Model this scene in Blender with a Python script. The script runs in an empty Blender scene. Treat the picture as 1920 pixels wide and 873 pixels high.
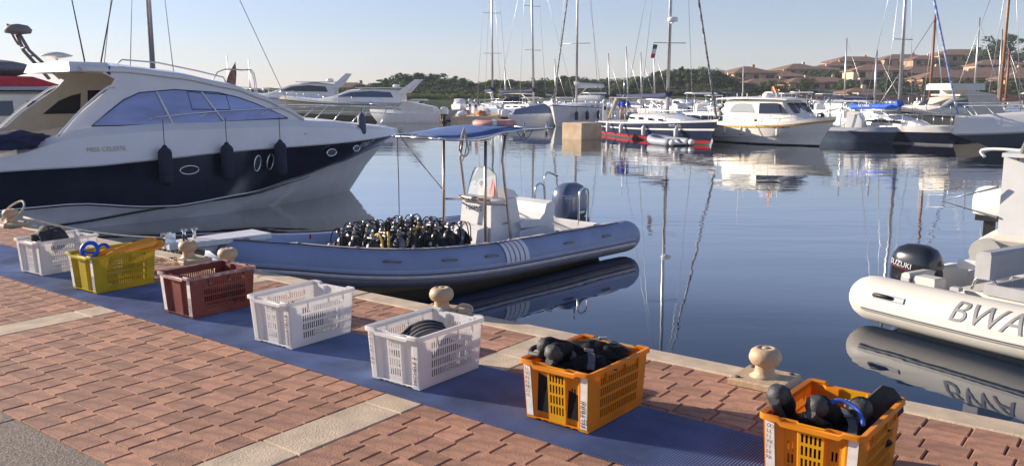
import bpy, bmesh, math, random
from mathutils import Vector, Matrix, Euler, noise
from math import sin, cos, pi, radians as R, sqrt
random.seed(7)
S = bpy.context.scene
COL = S.collection

# ---------------------------------------------------------------- camera, sky, sun
CAMH, FPX, PITCH, WZ = 1.6, 1634.0, R(9.33), -1.0      # eye above quay, focal px, tilt, water level
cam = bpy.data.cameras.new('camera'); cam.lens = FPX / 1920 * 36; cam.sensor_width = 36
cam.clip_start = .05; cam.clip_end = 9000
camo = bpy.data.objects.new('camera', cam); COL.objects.link(camo)
camo.location = (0, 0, CAMH); camo.rotation_euler = (pi/2 - PITCH, 0, 0)
S.camera = camo
SUN_EL, SUN_AZ = R(17), R(158)                          # azimuth as a mathematical angle from +X
w = bpy.data.worlds.new('World'); S.world = w; w.use_nodes = True
nt = w.node_tree; bg = nt.nodes['Background']
sky = nt.nodes.new('ShaderNodeTexSky'); sky.sky_type = 'NISHITA'; sky.sun_disc = False
sky.sun_elevation = SUN_EL; sky.sun_rotation = pi/2 - SUN_AZ
sky.air_density = 1.0; sky.dust_density = .15; sky.ozone_density = 3.0; sky.altitude = 0
hsv = nt.nodes.new('ShaderNodeHueSaturation'); hsv.inputs['Saturation'].default_value = .74
tint = nt.nodes.new('ShaderNodeMix'); tint.data_type = 'RGBA'; tint.blend_type = 'MULTIPLY'; tint.inputs['Factor'].default_value = 1
tint.inputs['B'].default_value = (.885, .868, 1.05, 1)      # the camera's cool white balance
nt.links.new(sky.outputs[0], hsv.inputs['Color']); nt.links.new(hsv.outputs[0], tint.inputs['A'])
nt.links.new(tint.outputs['Result'], bg.inputs['Color']); bg.inputs['Strength'].default_value = .082
sl = bpy.data.lights.new('sun', 'SUN'); sl.energy = 5.0; sl.angle = R(.55); sl.color = (1, .87, .72)
slo = bpy.data.objects.new('sun', sl); COL.objects.link(slo)
sd = Vector((cos(SUN_AZ)*cos(SUN_EL), sin(SUN_AZ)*cos(SUN_EL), sin(SUN_EL)))
slo.rotation_euler = sd.to_track_quat('Z', 'Y').to_euler(); slo.location = sd*200
S.view_settings.view_transform = 'Standard'; S.view_settings.look = 'None'
S.view_settings.exposure = .86; S.view_settings.gamma = 1
S.cycles.max_bounces = 8; S.cycles.transparent_max_bounces = 12
S.cycles.use_denoising = True

# ---------------------------------------------------------------- materials
MAT = {}
def mat(name, col, rough=.5, metal=0., var=0., scale=8., bump=0., bscale=40., trans=0., spec=.5, col2=None,
        alpha=1., glass=0., coat=0., rnd=0., stain=0., stc=(.08,.06,.04), sscale=2.5, obj=True, streak=None):
    if name in MAT: return MAT[name]
    m = bpy.data.materials.new(name); m.use_nodes = True; MAT[name] = m
    n, l = m.node_tree.nodes, m.node_tree.links
    b = n['Principled BSDF']
    b.inputs['Base Color'].default_value = (*col, 1); b.inputs['Roughness'].default_value = rough
    b.inputs['Metallic'].default_value = metal; b.inputs['Specular IOR Level'].default_value = spec
    b.inputs['Coat Weight'].default_value = coat; b.inputs['Alpha'].default_value = alpha
    b.inputs['Transmission Weight'].default_value = glass
    tc = n.new('ShaderNodeTexCoord'); src = tc.outputs['Object']
    if streak:
        mp = n.new('ShaderNodeMapping'); mp.inputs['Scale'].default_value = streak
        l.new(src, mp.inputs['Vector']); src = mp.outputs[0]
    cur = None
    if var or col2:
        t = n.new('ShaderNodeTexNoise'); t.inputs['Scale'].default_value = scale; t.inputs['Detail'].default_value = 6
        l.new(src, t.inputs['Vector'])
        r = n.new('ShaderNodeValToRGB'); c2 = col2 or tuple(c*(1-var) for c in col)
        r.color_ramp.elements[0].position = .35; r.color_ramp.elements[1].position = .65
        r.color_ramp.elements[0].color = (*c2, 1)
        r.color_ramp.elements[1].color = (*(col if col2 else tuple(min(1, c*(1+var)) for c in col)), 1)
        l.new(t.outputs['Fac'], r.inputs['Fac']); cur = r.outputs['Color']
    if stain:
        t = n.new('ShaderNodeTexNoise'); t.inputs['Scale'].default_value = sscale; t.inputs['Detail'].default_value = 8
        t.inputs['Roughness'].default_value = .7; l.new(src, t.inputs['Vector'])
        r = n.new('ShaderNodeValToRGB'); r.color_ramp.elements[0].position = .55; r.color_ramp.elements[1].position = .75
        r.color_ramp.elements[0].color = (0, 0, 0, 1); r.color_ramp.elements[1].color = (stain,)*3 + (1,)
        l.new(t.outputs['Fac'], r.inputs['Fac'])
        mx = n.new('ShaderNodeMix'); mx.data_type = 'RGBA'; l.new(r.outputs['Color'], mx.inputs['Factor'])
        if cur: l.new(cur, mx.inputs['A'])
        else: mx.inputs['A'].default_value = (*col, 1)
        mx.inputs['B'].default_value = (*stc, 1); cur = mx.outputs['Result']
    if rnd:
        oi = n.new('ShaderNodeObjectInfo'); hs = n.new('ShaderNodeHueSaturation')
        ma = n.new('ShaderNodeMapRange'); ma.inputs['To Min'].default_value = 1-rnd; ma.inputs['To Max'].default_value = 1+rnd
        l.new(oi.outputs['Random'], ma.inputs['Value']); l.new(ma.outputs[0], hs.inputs['Value'])
        if cur: l.new(cur, hs.inputs['Color'])
        else: hs.inputs['Color'].default_value = (*col, 1)
        cur = hs.outputs['Color']
    if cur: l.new(cur, b.inputs['Base Color'])
    if bump:
        t = n.new('ShaderNodeTexNoise'); t.inputs['Scale'].default_value = bscale; t.inputs['Detail'].default_value = 5
        l.new(tc.outputs['Object'], t.inputs['Vector'])
        bp = n.new('ShaderNodeBump'); bp.inputs['Strength'].default_value = bump; bp.inputs['Distance'].default_value = .01
        l.new(t.outputs['Fac'], bp.inputs['Height']); l.new(bp.outputs[0], b.inputs['Normal'])
    if trans:
        tl = n.new('ShaderNodeBsdfTranslucent'); mx = n.new('ShaderNodeMixShader'); mx.inputs[0].default_value = trans
        if cur: l.new(cur, tl.inputs['Color'])
        else: tl.inputs['Color'].default_value = (*col, 1)
        l.new(b.outputs[0], mx.inputs[1]); l.new(tl.outputs[0], mx.inputs[2])
        l.new(mx.outputs[0], n['Material Output'].inputs['Surface'])
    return m

# ---------------------------------------------------------------- mesh helpers
class MB:
    def __init__(s): s.v = []; s.f = []; s.m = []; s.cur = 0; s.sm = []
    def face(s, idx, smooth=False): s.f.append(tuple(idx)); s.m.append(s.cur); s.sm.append(smooth)
    def add(s, vs): k = len(s.v); s.v += [tuple(v) for v in vs]; return k
    def box(s, c, d, rot=0, ch=0):
        x, y, z = d[0]/2, d[1]/2, d[2]/2
        if ch:
            lv = [(-x,-y,-z),(x,-y,-z),(x,y,-z),(-x,y,-z),(-x,-y,z-ch),(x,-y,z-ch),(x,y,z-ch),(-x,y,z-ch),
                  (-x+ch,-y+ch,z),(x-ch,-y+ch,z),(x-ch,y-ch,z),(-x+ch,y-ch,z)]
            fs = [(3,2,1,0),(0,1,5,4),(1,2,6,5),(2,3,7,6),(3,0,4,7),(4,5,9,8),(5,6,10,9),(6,7,11,10),(7,4,8,11),(8,9,10,11)]
        else:
            lv = [(-x,-y,-z),(x,-y,-z),(x,y,-z),(-x,y,-z),(-x,-y,z),(x,-y,z),(x,y,z),(-x,y,z)]
            fs = [(3,2,1,0),(4,5,6,7),(0,1,5,4),(1,2,6,5),(2,3,7,6),(3,0,4,7)]
        cr, sr = cos(rot), sin(rot)
        k = s.add([(c[0]+a*cr-b*sr, c[1]+a*sr+b*cr, c[2]+e) for a, b, e in lv])
        for f in fs: s.face([k+i for i in f])
        return s
    def hexa(s, p):                                     # eight corners: bottom four, top four
        k = s.add(p)
        for f in [(3,2,1,0),(4,5,6,7),(0,1,5,4),(1,2,6,5),(2,3,7,6),(3,0,4,7)]: s.face([k+i for i in f])
        return s
    def rings(s, rs, closed=True, cap=True, smooth=True):
        n = len(rs[0]); ks = [s.add(r) for r in rs]
        for a, b in zip(ks, ks[1:]):
            for i in range(n if closed else n-1):
                j = (i+1) % n; s.face((a+i, a+j, b+j, b+i), smooth)
        if cap and closed:
            s.face([ks[0]+i for i in range(n)][::-1]); s.face([ks[-1]+i for i in range(n)])
        return s
    def tube(s, pts, r, n=8, cap=True, closed=False):
        pts = [Vector(p) for p in pts]; N = len(pts); rs = []; up = None
        for i, p in enumerate(pts):
            if closed: d = pts[(i+1) % N] - pts[i-1]
            else: d = pts[min(i+1, N-1)] - pts[max(i-1, 0)]
            if d.length < 1e-9: d = Vector((0, 0, 1))
            d.normalize()
            if up is None:
                up = Vector((0, 0, 1)) if abs(d.z) < .9 else Vector((1, 0, 0))
            a = d.cross(up); a.normalize(); b = a.cross(d); up = b
            rr = r[i] if isinstance(r, (list, tuple)) else r
            rs.append([p + (a*cos(t) + b*sin(t))*rr for t in [2*pi*k/n for k in range(n)]])
        if closed: rs.append(rs[0])
        return s.rings(rs, True, cap and not closed)
    def lathe(s, prof, c=(0, 0, 0), n=20, ax='z'):
        rs = []
        for r, z in prof:
            ring = []
            for k in range(n):
                t = 2*pi*k/n; x, y = r*cos(t), r*sin(t)
                p = (x, y, z) if ax == 'z' else ((z, x, y) if ax == 'x' else (y, z, x))
                ring.append((p[0]+c[0], p[1]+c[1], p[2]+c[2]))
            rs.append(ring)
        return s.rings(rs)
    def prism(s, poly, z0, z1, f=None):                 # polygon extruded; f maps (x,y,z)
        f = f or (lambda x, y, z: (x, y, z)); n = len(poly)
        k = s.add([f(x, y, z0) for x, y in poly]); s.add([f(x, y, z1) for x, y in poly])
        s.face([k+i for i in range(n)][::-1]); s.face([k+n+i for i in range(n)])
        for i in range(n): j = (i+1) % n; s.face((k+i, k+j, k+n+j, k+n+i))
        return s
    def blob(s, c, r, seed=0, amp=.25, fr=2., n=12, rot=0):
        rs = []; cr, sr = cos(rot), sin(rot)
        for i in range(n//2+1):
            ph = pi*i/(n//2); ring = []
            for k in range(n):
                t = 2*pi*k/n; v = Vector((sin(ph)*cos(t), sin(ph)*sin(t), -cos(ph)))
                q = 1 + amp*noise.noise(v*fr + Vector((seed*7.3, seed*1.7, 3)))*2
                x, y, z = v.x*r[0]*q, v.y*r[1]*q, v.z*r[2]*q
                ring.append((c[0]+x*cr-y*sr, c[1]+x*sr+y*cr, c[2]+z))
            rs.append(ring)
        return s.rings(rs, cap=False)
    def build(s, name, mats, parent=None, loc=None, rotz=None, smooth=None, **props):
        me = bpy.data.meshes.new(name); me.from_pydata(s.v, [], s.f)
        for m in (mats if isinstance(mats, (list, tuple)) else [mats]): me.materials.append(m)
        me.polygons.foreach_set('material_index', s.m)
        me.polygons.foreach_set('use_smooth', [x if smooth is None else smooth for x in s.sm])
        me.update()
        o = bpy.data.objects.new(name, me); COL.objects.link(o)
        if parent: o.parent = parent
        if loc is not None: o.location = loc
        if rotz is not None: o.rotation_euler.z = rotz
        for k, v in props.items(): o[k] = v
        return o
def sharp(o, ang=35):
    o.data.polygons.foreach_set('use_smooth', [True]*len(o.data.polygons))
    try: o.data.set_sharp_from_angle(angle=R(ang))
    except Exception: pass
    return o
def empty(name, loc=(0, 0, 0), rotz=0, parent=None, **props):
    o = bpy.data.objects.new(name, None); COL.objects.link(o); o.location = loc; o.rotation_euler.z = rotz
    o.empty_display_size = .2
    if parent: o.parent = parent
    for k, v in props.items(): o[k] = v
    return o
def tag(o, label, cat, group=None):
    o['label'] = label; o['category'] = cat
    if group: o['group'] = group
    return o
def struct(o): o['kind'] = 'structure'; return o
def stuff(o): o['kind'] = 'stuff'; return o
def dup(root, loc=None, rotz=None, label=None, group=None):
    def cp(o, par):
        c = o.copy(); COL.objects.link(c); c.parent = par
        for ch in o.children: cp(ch, c)
        return c
    r = cp(root, None)
    if loc is not None: r.location = loc
    if rotz is not None: r.rotation_euler.z = rotz
    if label: r['label'] = label
    if group: r['group'] = group
    return r
def text(body, size, m, parent, loc, rot, ext=.001, name='lettering', shear=0., align='LEFT', xs=1.):
    c = bpy.data.curves.new(name, 'FONT'); c.body = body; c.size = size; c.extrude = ext; c.shear = shear
    c.align_x = align; c.resolution_u = 3
    t = bpy.data.objects.new(name, c); COL.objects.link(t)
    dg = bpy.context.evaluated_depsgraph_get(); me = bpy.data.meshes.new_from_object(t.evaluated_get(dg))
    bpy.data.objects.remove(t)
    o = bpy.data.objects.new(name, me); COL.objects.link(o); me.materials.clear(); me.materials.append(m)
    for p in me.polygons: p.material_index = 0
    o.parent = parent; o.location = loc
    o.rotation_euler = rot; o.scale = (xs, 1, 1)
    return o
def gp(px, py, z=0.):
    """survey of the place: where the sight line through a picture point meets the level z"""
    x, y = (px-960)/FPX, -(py-436.5)/FPX; c, s = cos(PITCH), sin(PITCH)
    r = Vector((x, c+y*s, -s+y*c)); return Vector((0, 0, CAMH)) + r*((z-CAMH)/r.z)
def gy(px, py, Y):
    x, y = (px-960)/FPX, -(py-436.5)/FPX; c, s = cos(PITCH), sin(PITCH)
    r = Vector((x, c+y*s, -s+y*c)); return Vector((0, 0, CAMH)) + r*(Y/r.y)
def catmull(pts, m=6):
    P = [Vector(p) for p in pts]; P = [P[0]*2-P[1]] + P + [P[-1]*2-P[-2]]; out = []
    for i in range(1, len(P)-2):
        for k in range(m):
            t = k/m; a, b, c, d = P[i-1:i+3]
            out.append(.5*((2*b) + (c-a)*t + (2*a-5*b+4*c-d)*t*t + (3*b-a-3*c+d)*t*t*t))
    out.append(P[-2]); return out
def sag(a, b, d, n=12):
    a, b = Vector(a), Vector(b)
    return [a.lerp(b, i/n) - Vector((0, 0, d*4*(i/n)*(1-i/n))) for i in range(n+1)]

M_white = mat('white_gelcoat', (.78, .77, .74), .25, var=.04, scale=3, coat=.3)
M_cream = mat('cream_gelcoat', (.74, .67, .54), .3, var=.05, scale=3, coat=.3)
M_navy = mat('navy_gelcoat', (.012, .017, .035), .22, var=.2, scale=2, coat=.2)
M_steel = mat('polished_steel', (.75, .74, .72), .22, 1.)
M_alu = mat('grey_aluminium', (.5, .5, .5), .4, .8)
M_black = mat('black_rubber', (.012, .012, .013), .5, var=.3, scale=20)
M_dark = mat('dark_glass', (.01, .014, .02), .06, spec=.8)
M_rope = mat('pale_rope', (.5, .46, .38), .9, var=.25, scale=60)
M_drope = mat('dark_rope', (.06, .055, .05), .9, var=.25, scale=60)
M_navyfab = mat('navy_canvas', (.015, .022, .07), .85, var=.25, scale=12)
M_bluefab = mat('bright_blue_canvas', (.01, .10, .55), .7, var=.15, scale=12)
M_wood = mat('teak', (.42, .22, .08), .5, var=.25, scale=12, streak=(1, 8, 8))
M_red = mat('red_paint', (.45, .02, .03), .4, var=.15)
M_ltgrey = mat('light_grey_plastic', (.42, .43, .45), .5, var=.08)
M_concr = mat('pontoon_concrete', (.52, .42, .30), .85, var=.2, scale=3, bump=.4, bscale=25)

# ---------------------------------------------------------------- water
def water():
    m = bpy.data.materials.new('harbour_water'); m.use_nodes = True
    n, l = m.node_tree.nodes, m.node_tree.links; b = n['Principled BSDF']
    b.inputs['Base Color'].default_value = (.002, .016, .045, 1); b.inputs['Roughness'].default_value = .015
    b.inputs['IOR'].default_value = 1.42
    g = n.new('ShaderNodeNewGeometry'); mp = n.new('ShaderNodeMapping'); mp.inputs['Scale'].default_value = (.35, 1.0, 1)
    mp.inputs['Rotation'].default_value = (0, 0, R(6))
    l.new(g.outputs['Position'], mp.inputs['Vector'])
    t1 = n.new('ShaderNodeTexNoise'); t1.inputs['Scale'].default_value = 1.5; t1.inputs['Detail'].default_value = 3
    t2 = n.new('ShaderNodeTexNoise'); t2.inputs['Scale'].default_value = .35; t2.inputs['Detail'].default_value = 1
    t3 = n.new('ShaderNodeTexNoise'); t3.inputs['Scale'].default_value = .05; t3.inputs['Detail'].default_value = 3
    for t in (t1, t2, t3): l.new(mp.outputs[0], t.inputs['Vector'])
    a = n.new('ShaderNodeMapRange'); a.inputs['From Min'].default_value = .42; a.inputs['From Max'].default_value = .62
    a.inputs['To Min'].default_value = .3; a.inputs['To Max'].default_value = 2.2
    l.new(t3.outputs['Fac'], a.inputs['Value'])
    m1 = n.new('ShaderNodeMath'); m1.operation = 'MULTIPLY'; l.new(t1.outputs['Fac'], m1.inputs[0]); l.new(a.outputs[0], m1.inputs[1])
    m2 = n.new('ShaderNodeMath'); m2.operation = 'MULTIPLY_ADD'; m2.inputs[1].default_value = 3.0
    l.new(t2.outputs['Fac'], m2.inputs[0]); l.new(m1.outputs[0], m2.inputs[2])
    bp = n.new('ShaderNodeBump'); bp.inputs['Strength'].default_value = 1; bp.inputs['Distance'].default_value = .0065
    l.new(m2.outputs[0], bp.inputs['Height']); l.new(bp.outputs[0], b.inputs['Normal'])
    lw = n.new('ShaderNodeLayerWeight'); lw.inputs['Blend'].default_value = .5; l.new(bp.outputs[0], lw.inputs['Normal'])
    rp = n.new('ShaderNodeValToRGB'); e = rp.color_ramp.elements; e[0].position = .40; e[0].color = (.05,)*3+(1,); e[1].position = 1; e[1].color = (1, 1, 1, 1)
    for q, v in ((.577, .11), (.66, .19), (.741, .39), (.80, .78), (.86, .97), (.91, .99)):
        z = e.new(q); z.color = (v, v, v, 1)
    gl = n.new('ShaderNodeBsdfGlossy'); gl.inputs['Roughness'].default_value = .02; l.new(bp.outputs[0], gl.inputs['Normal'])
    b.inputs['Specular IOR Level'].default_value = 0; b.inputs['Roughness'].default_value = 1
    mx = n.new('ShaderNodeMixShader'); l.new(lw.outputs['Facing'], rp.inputs[0]); l.new(rp.outputs[0], mx.inputs[0])
    l.new(b.outputs[0], mx.inputs[1]); l.new(gl.outputs[0], mx.inputs[2]); l.new(mx.outputs[0], n['Material Output'].inputs['Surface'])
    k = MB(); k.add([(-900, -40, WZ), (1200, -40, WZ), (1200, 2500, WZ), (-900, 2500, WZ)]); k.face((0, 1, 2, 3))
    o = k.build('water', m); struct(o)
water()
bed = MB(); bed.add([(-4000, -4000, -6), (4000, -4000, -6), (4000, 8000, -6), (-4000, 8000, -6)]); bed.face((0, 1, 2, 3))
struct(bed.build('seabed', mat('sand', (.25, .2, .14), .9)))
# ================================================================ quay
QA = R(-37.5); QO = Vector((-2.17, 7.52, 0))
def qw(x, y, z=0.):                                     # quay coordinates (along the edge, towards the water) to world
    return Vector((QO.x + x*cos(QA) - y*sin(QA), QO.y + x*sin(QA) + y*cos(QA), z))
M_paver = mat('terracotta_paver', (.38, .195, .122), .8, var=.25, scale=14, bump=.5, bscale=130, rnd=.24, stain=.6, stc=(.20, .12, .09), sscale=6)
M_joint = mat('paver_joint_sand', (.17, .09, .06), .95, var=.3, scale=30)
M_kerb = mat('pale_limestone', (.56, .44, .31), .85, var=.16, scale=6, bump=.5, bscale=120, rnd=.06, stain=.5, stc=(.28, .2, .13), sscale=14)
M_pebble = mat('exposed_concrete', (.22, .18, .14), .9, var=.3, scale=60, bump=.8, bscale=90)
M_wall = mat('quay_wall', (.22, .19, .16), .9, var=.3, scale=3, bump=.5, bscale=10)
quay = empty('quay', QO, QA, kind='structure')
X0, X1 = -9.5, 12.
SW = [-9.17+3.06*k for k in range(8)]                   # cross bands start here, .27 wide
b = MB(); b.box(((X0+X1)/2, -8, -.55-.012), (X1-X0, 15.98, 1.1)); b.build('paving_bed', M_joint, quay)
b = MB(); b.box(((X0+X1)/2, -.05, -1.9), (X1-X0, .12, 3.6)); b.build('quay_wall', M_wall, quay)
def paver_mesh(L, W, seed):
    b = MB(); rnd = random.Random(seed); g, ch, h = .0032, .0055, .012
    x, y = L/2-g, W/2-g; t = [rnd.uniform(-.0004, .0004) for _ in range(4)]
    P = [(-x,-y),(x,-y),(x,y),(-x,y)]; c2 = ch*1.0
    Q = [(-x+c2,-y+ch*.45),(x-c2,-y+ch*.45),(x-c2,y-ch*.45),(-x+c2,y-ch*.45)]
    k = b.add([(p[0],p[1],-.02) for p in P] + [(p[0],p[1],h-.0065) for p in P] + [(q[0],q[1],h+t[i]) for i, q in enumerate(Q)])
    for i in range(4):
        j = (i+1) % 4; b.face((k+i,k+j,k+4+j,k+4+i)); b.face((k+4+i,k+4+j,k+8+j,k+8+i))
    b.face((k+8,k+9,k+10,k+11))
    return b
ROW = .1365; places = []
y = -.165-ROW/2; r = 0
while y > -2.9+ROW/2:
    for si in range(len(SW)):
        xa = SW[si]+.275 if si < len(SW) else X1; xb = SW[si+1] if si+1 < len(SW) else X1
        x = xa; rnd = random.Random(r*31+si)
        first = True
        while x < xb-.02:
            L = rnd.choice([.2, .2, .2, .14, .107, .17])
            if first: L = rnd.choice([.107, .2, .15]); first = False
            if xb-x-L < .09: L = xb-x
            places.append((x+L/2, y, round(L, 4))); x += L
    y -= ROW; r += 1
camq = Vector((-QO.x*cos(QA)-QO.y*sin(QA), QO.x*sin(QA)-QO.y*cos(QA)))
def infr(x, y):
    p = qw(x, y); d = p.y*cos(PITCH)+CAMH*sin(PITCH)
    if d < .4: return False
    u = 960+FPX*p.x/d; v = 436.5+FPX*(CAMH*cos(PITCH)-p.y*sin(PITCH))/d
    return -15 < u < 1935 and v < 895
vis = [p for p in places if infr(p[0], p[1]) and not (-1.55 < p[1] < -.84)]
vis.sort(key=lambda p: (qw(p[0], p[1])-Vector((0, 0, 0))).length/p[2]**.5)
near = set(vis[:298]); far = MB(); cache = {}
for i, p in enumerate(places):
    key = (p[2], i % 4)
    if p in near:
        if key not in cache:
            o = paver_mesh(p[2], ROW, i % 4).build('paver', M_paver, quay); cache[key] = o.data
        else:
            o = bpy.data.objects.new('paver', cache[key]); COL.objects.link(o); o.parent = quay
        o.location = (p[0], p[1], random.uniform(-.0015, .0015))
    else:
        m_ = paver_mesh(p[2], ROW, i % 4); k = len(far.v)
        far.v += [(a+p[0], b_+p[1], c) for a, b_, c in m_.v]; far.f += [tuple(q+k for q in f) for f in m_.f]; far.m += m_.m; far.sm += m_.sm
stuff(far.build('paver_field', M_paver, quay))
def slab(name, x0, x1, y0, y1, m, z=.013, ch=.006):
    b = MB(); b.box(((x0+x1)/2, (y0+y1)/2, z-.05), (x1-x0-.006, y1-y0-.006, .1), ch=ch); return b.build(name, m, quay)
x = X0; k = 0
while x < X1:                                           # kerb stones along the edge
    L = [1.2, 1.18, 1.22, 1.2][k % 4]; slab('kerb_stone', x, x+L, -.163, .03, M_kerb, .016, .012); x += L; k += 1
for s in SW:
    ys = [-.165, -.62, -1.24, -1.70, -2.33, -2.894]
    for a, c in zip(ys[1:], ys): slab('band_slab', s, s+.272, a, c, M_kerb)
for k in range(12): slab('concrete_slab', X0+k*1.9, X0+(k+1)*1.9, -6, -2.897, M_pebble, .012)

# ================================================================ ribbed mat
M_mat = mat('blue_rubber_matting', (.024, .052, .24), .75, var=.2, scale=3, stain=.45, stc=(.16, .17, .22), sscale=5)
M_rib = mat('dusty_mat_ribs', (.13, .18, .33), .8, var=.25, scale=3, stain=.6, stc=(.24, .24, .27), sscale=4)
mt = tag(empty('floor_mat', qw(1.9, -1.2), QA-R(.7)), 'long blue ribbed rubber mat laid on the quay under the row of crates', 'mat')
b = MB(); ng = 60
def mz(x, y): return .013 + .006*max(0, noise.noise(Vector((x*1.2, y*2, 2))))*(1 if abs(y) > .2 else .3)
xs = [-5.2+10.4*i/ng for i in range(ng+1)]; ys = [-.33, -.2, -.06, .06, .2, .33]
ks = [b.add([(x, yy, mz(x, yy)+.004) for yy in ys]) for x in xs]
for a, c in zip(ks, ks[1:]):
    for j in range(5): b.face((a+j, c+j, c+j+1, a+j+1), True)
b.build('mat_sheet', M_mat, mt)
b = MB(); x = -5.2
while x < 5.2:
    for j in range(5):
        p = [(x, ys[j], mz(x, ys[j])), (x+.0075, ys[j], mz(x, ys[j])), (x+.0075, ys[j+1], mz(x, ys[j+1])), (x, ys[j+1], mz(x, ys[j+1]))]
        k = b.add([(q[0], q[1], q[2]+.001) for q in p] + [(q[0]+(.0015 if i in (0, 3) else -.0015), q[1], q[2]+.008) for i, q in enumerate(p)])
        b.face((k+4, k+5, k+6, k+7)); b.face((k+0, k+4, k+7, k+3)); b.face((k+1, k+2, k+6, k+5))
        if j == 0: b.face((k, k+1, k+5, k+4))
    x += .0135
stuff(b.build('mat_ribs', M_rib, mt))

# ================================================================ bollards
M_boll = mat('cream_painted_iron', (.55, .42, .27), .55, var=.12, scale=8, bump=.3, bscale=60, stain=.75, stc=(.16, .08, .035), sscale=9, col2=(.46, .33, .2))
def bollard():
    t = empty('mooring_bollard')
    b = MB(); b.box((0, 0, .032), (.30, .30, .036), ch=.008)
    b.build('base_plate', M_boll, t)
    for sx in (-.11, .11):
        for sy in (-.11, .11):
            c = MB(); c.lathe([(.016, .048), (.016, .056), (.009, .058)], (sx, sy, 0), 6); c.build('bolt', mat('rusty_bolt', (.09, .06, .045), .7), t)
    b = MB(); b.lathe([(.085, .048), (.062, .06), (.054, .08), (.052, .11), (.056, .125)], n=28); b.build('neck', M_boll, t)
    b = MB(); b.lathe([(.05, .112), (.074, .122), (.087, .145), (.088, .165), (.078, .192), (.058, .207), (.035, .212), (.034, .208), (.02, .208), (.018, .213), (.004, .214)], n=32)
    h = b.build('head', M_boll, t); return t
b0 = bollard(); b0.location = qw(4.60, -.15, .0); b0.rotation_euler.z = QA
tag(b0, 'cream iron bollard on a bare square plate, nearest the right end crate', 'bollard', 'bollards along the quay edge')
dup(b0, qw(2.2, -.13), QA+.3, 'cream iron bollard behind the near white crate, with a small rope loop by its foot')
dup(b0, qw(-.36, -.13), QA, 'cream iron bollard showing its head just behind the dark red crate')
dup(b0, qw(-.98, -.13), QA, 'cream iron bollard with a dark chain, between the yellow and the dark red crate')
dup(b0, qw(-4.62, -.16), QA, 'cream iron bollard at the far left end of the quay, ropes looped on it')
b = MB()
for k in range(3): b.tube([Vector((.045*cos(t)*(1+.1*k)+.012*k, .03*sin(t*2+k)*.4, .035+.04*sin(t)+.008*k)) for t in [2*pi*i/18 for i in range(18)]], .0075, 6, closed=True)
tag(b.build('rope_loop', M_rope, None, qw(2.36, -.1, .018), QA+.5), 'small loop of pale rope lying by the bollard behind the near white crate', 'rope')
def line(name, pts, r, m, label, cat='mooring line'):
    b = MB(); b.tube(pts, r, 6); return tag(b.build(name, m), label, cat)
b = MB(); b.tube(catmull([qw(-4.5, -.2, .08), qw(-4.45, -.08, .22), qw(-4.62, -.02, .29), qw(-4.8, -.1, .2), qw(-4.77, -.2, .06)]), .012, 8)
tag(b.build('rope_coil', M_rope), 'thick rope eye standing up over the bollard at the far left quay end', 'rope')
b = MB()
for k in range(7):
    a = Vector(qw(-.98, -.27, .05)); bq = Vector(qw(-1.18, -.42, .015)); c = a.lerp(bq, k/6)
    b.tube([c + Vector((.014*cos(t)*(1 if k % 2 else .5), .014*cos(t)*(.5 if k % 2 else 1), .012*sin(t)+.012)) for t in [2*pi*i/10 for i in range(10)]], .004, 5, closed=True)
tag(b.build('chain', mat('dark_chain', (.05, .045, .04), .6, .7)), 'short dark chain lying at the foot of the bollard beside the yellow crate', 'chain')
# small drain lid in the kerb and a few crumbs of dirt
# ================================================================ crates
def wall(b, p0, p1, z0, z1, tap, slots=None, th=.0035, nin=(0, -1)):
    """upright wall strip from p0 to p1 (plan), bottom pulled in by tap; slots = (rows, [(za,zb)...], cols, ua, ub)"""
    p0, p1 = Vector(p0), Vector(p1); d = p1-p0; L = d.length
    us = [0, L]; zs = [z0, z1]; hole = set()
    if slots:
        zr, n, ua, ub = slots; pit = (ub-ua)/n; us = [0]
        for i in range(n): us += [ua+i*pit+pit*.22, ua+i*pit+pit*.80]
        us.append(L); zs = [z0]
        for za, zb in zr: zs += [za, zb]
        zs.append(z1)
    def P(u, z, off):
        q = p0 + d*(u/L); k = (z1-z)/(z1-z0)*tap
        f = (1 - k)
        return (q.x*f + nin[0]*off, q.y*f + nin[1]*off, z)
    nu, nz = len(us), len(zs)
    A = b.add([P(u, z, 0) for u in us for z in zs]); B = b.add([P(u, z, th) for u in us for z in zs])
    def ho(i, j): return slots is not None and i % 2 == 1 and j % 2 == 1 and 0 < i < nu-1 and 0 < j < nz-1 and 0 <= i < nu-1 and 0 <= j < nz-1
    for i in range(nu-1):
        for j in range(nz-1):
            a = i*nz+j
            if ho(i, j):
                q = [a, a+nz, a+nz+1, a+1]
                for s in range(4): b.face((A+q[s], A+q[(s+1) % 4], B+q[(s+1) % 4], B+q[s]))
            else:
                b.face((A+a, A+a+nz, A+a+nz+1, A+a+1)); b.face((B+a, B+a+1, B+a+nz+1, B+a+nz))
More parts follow.
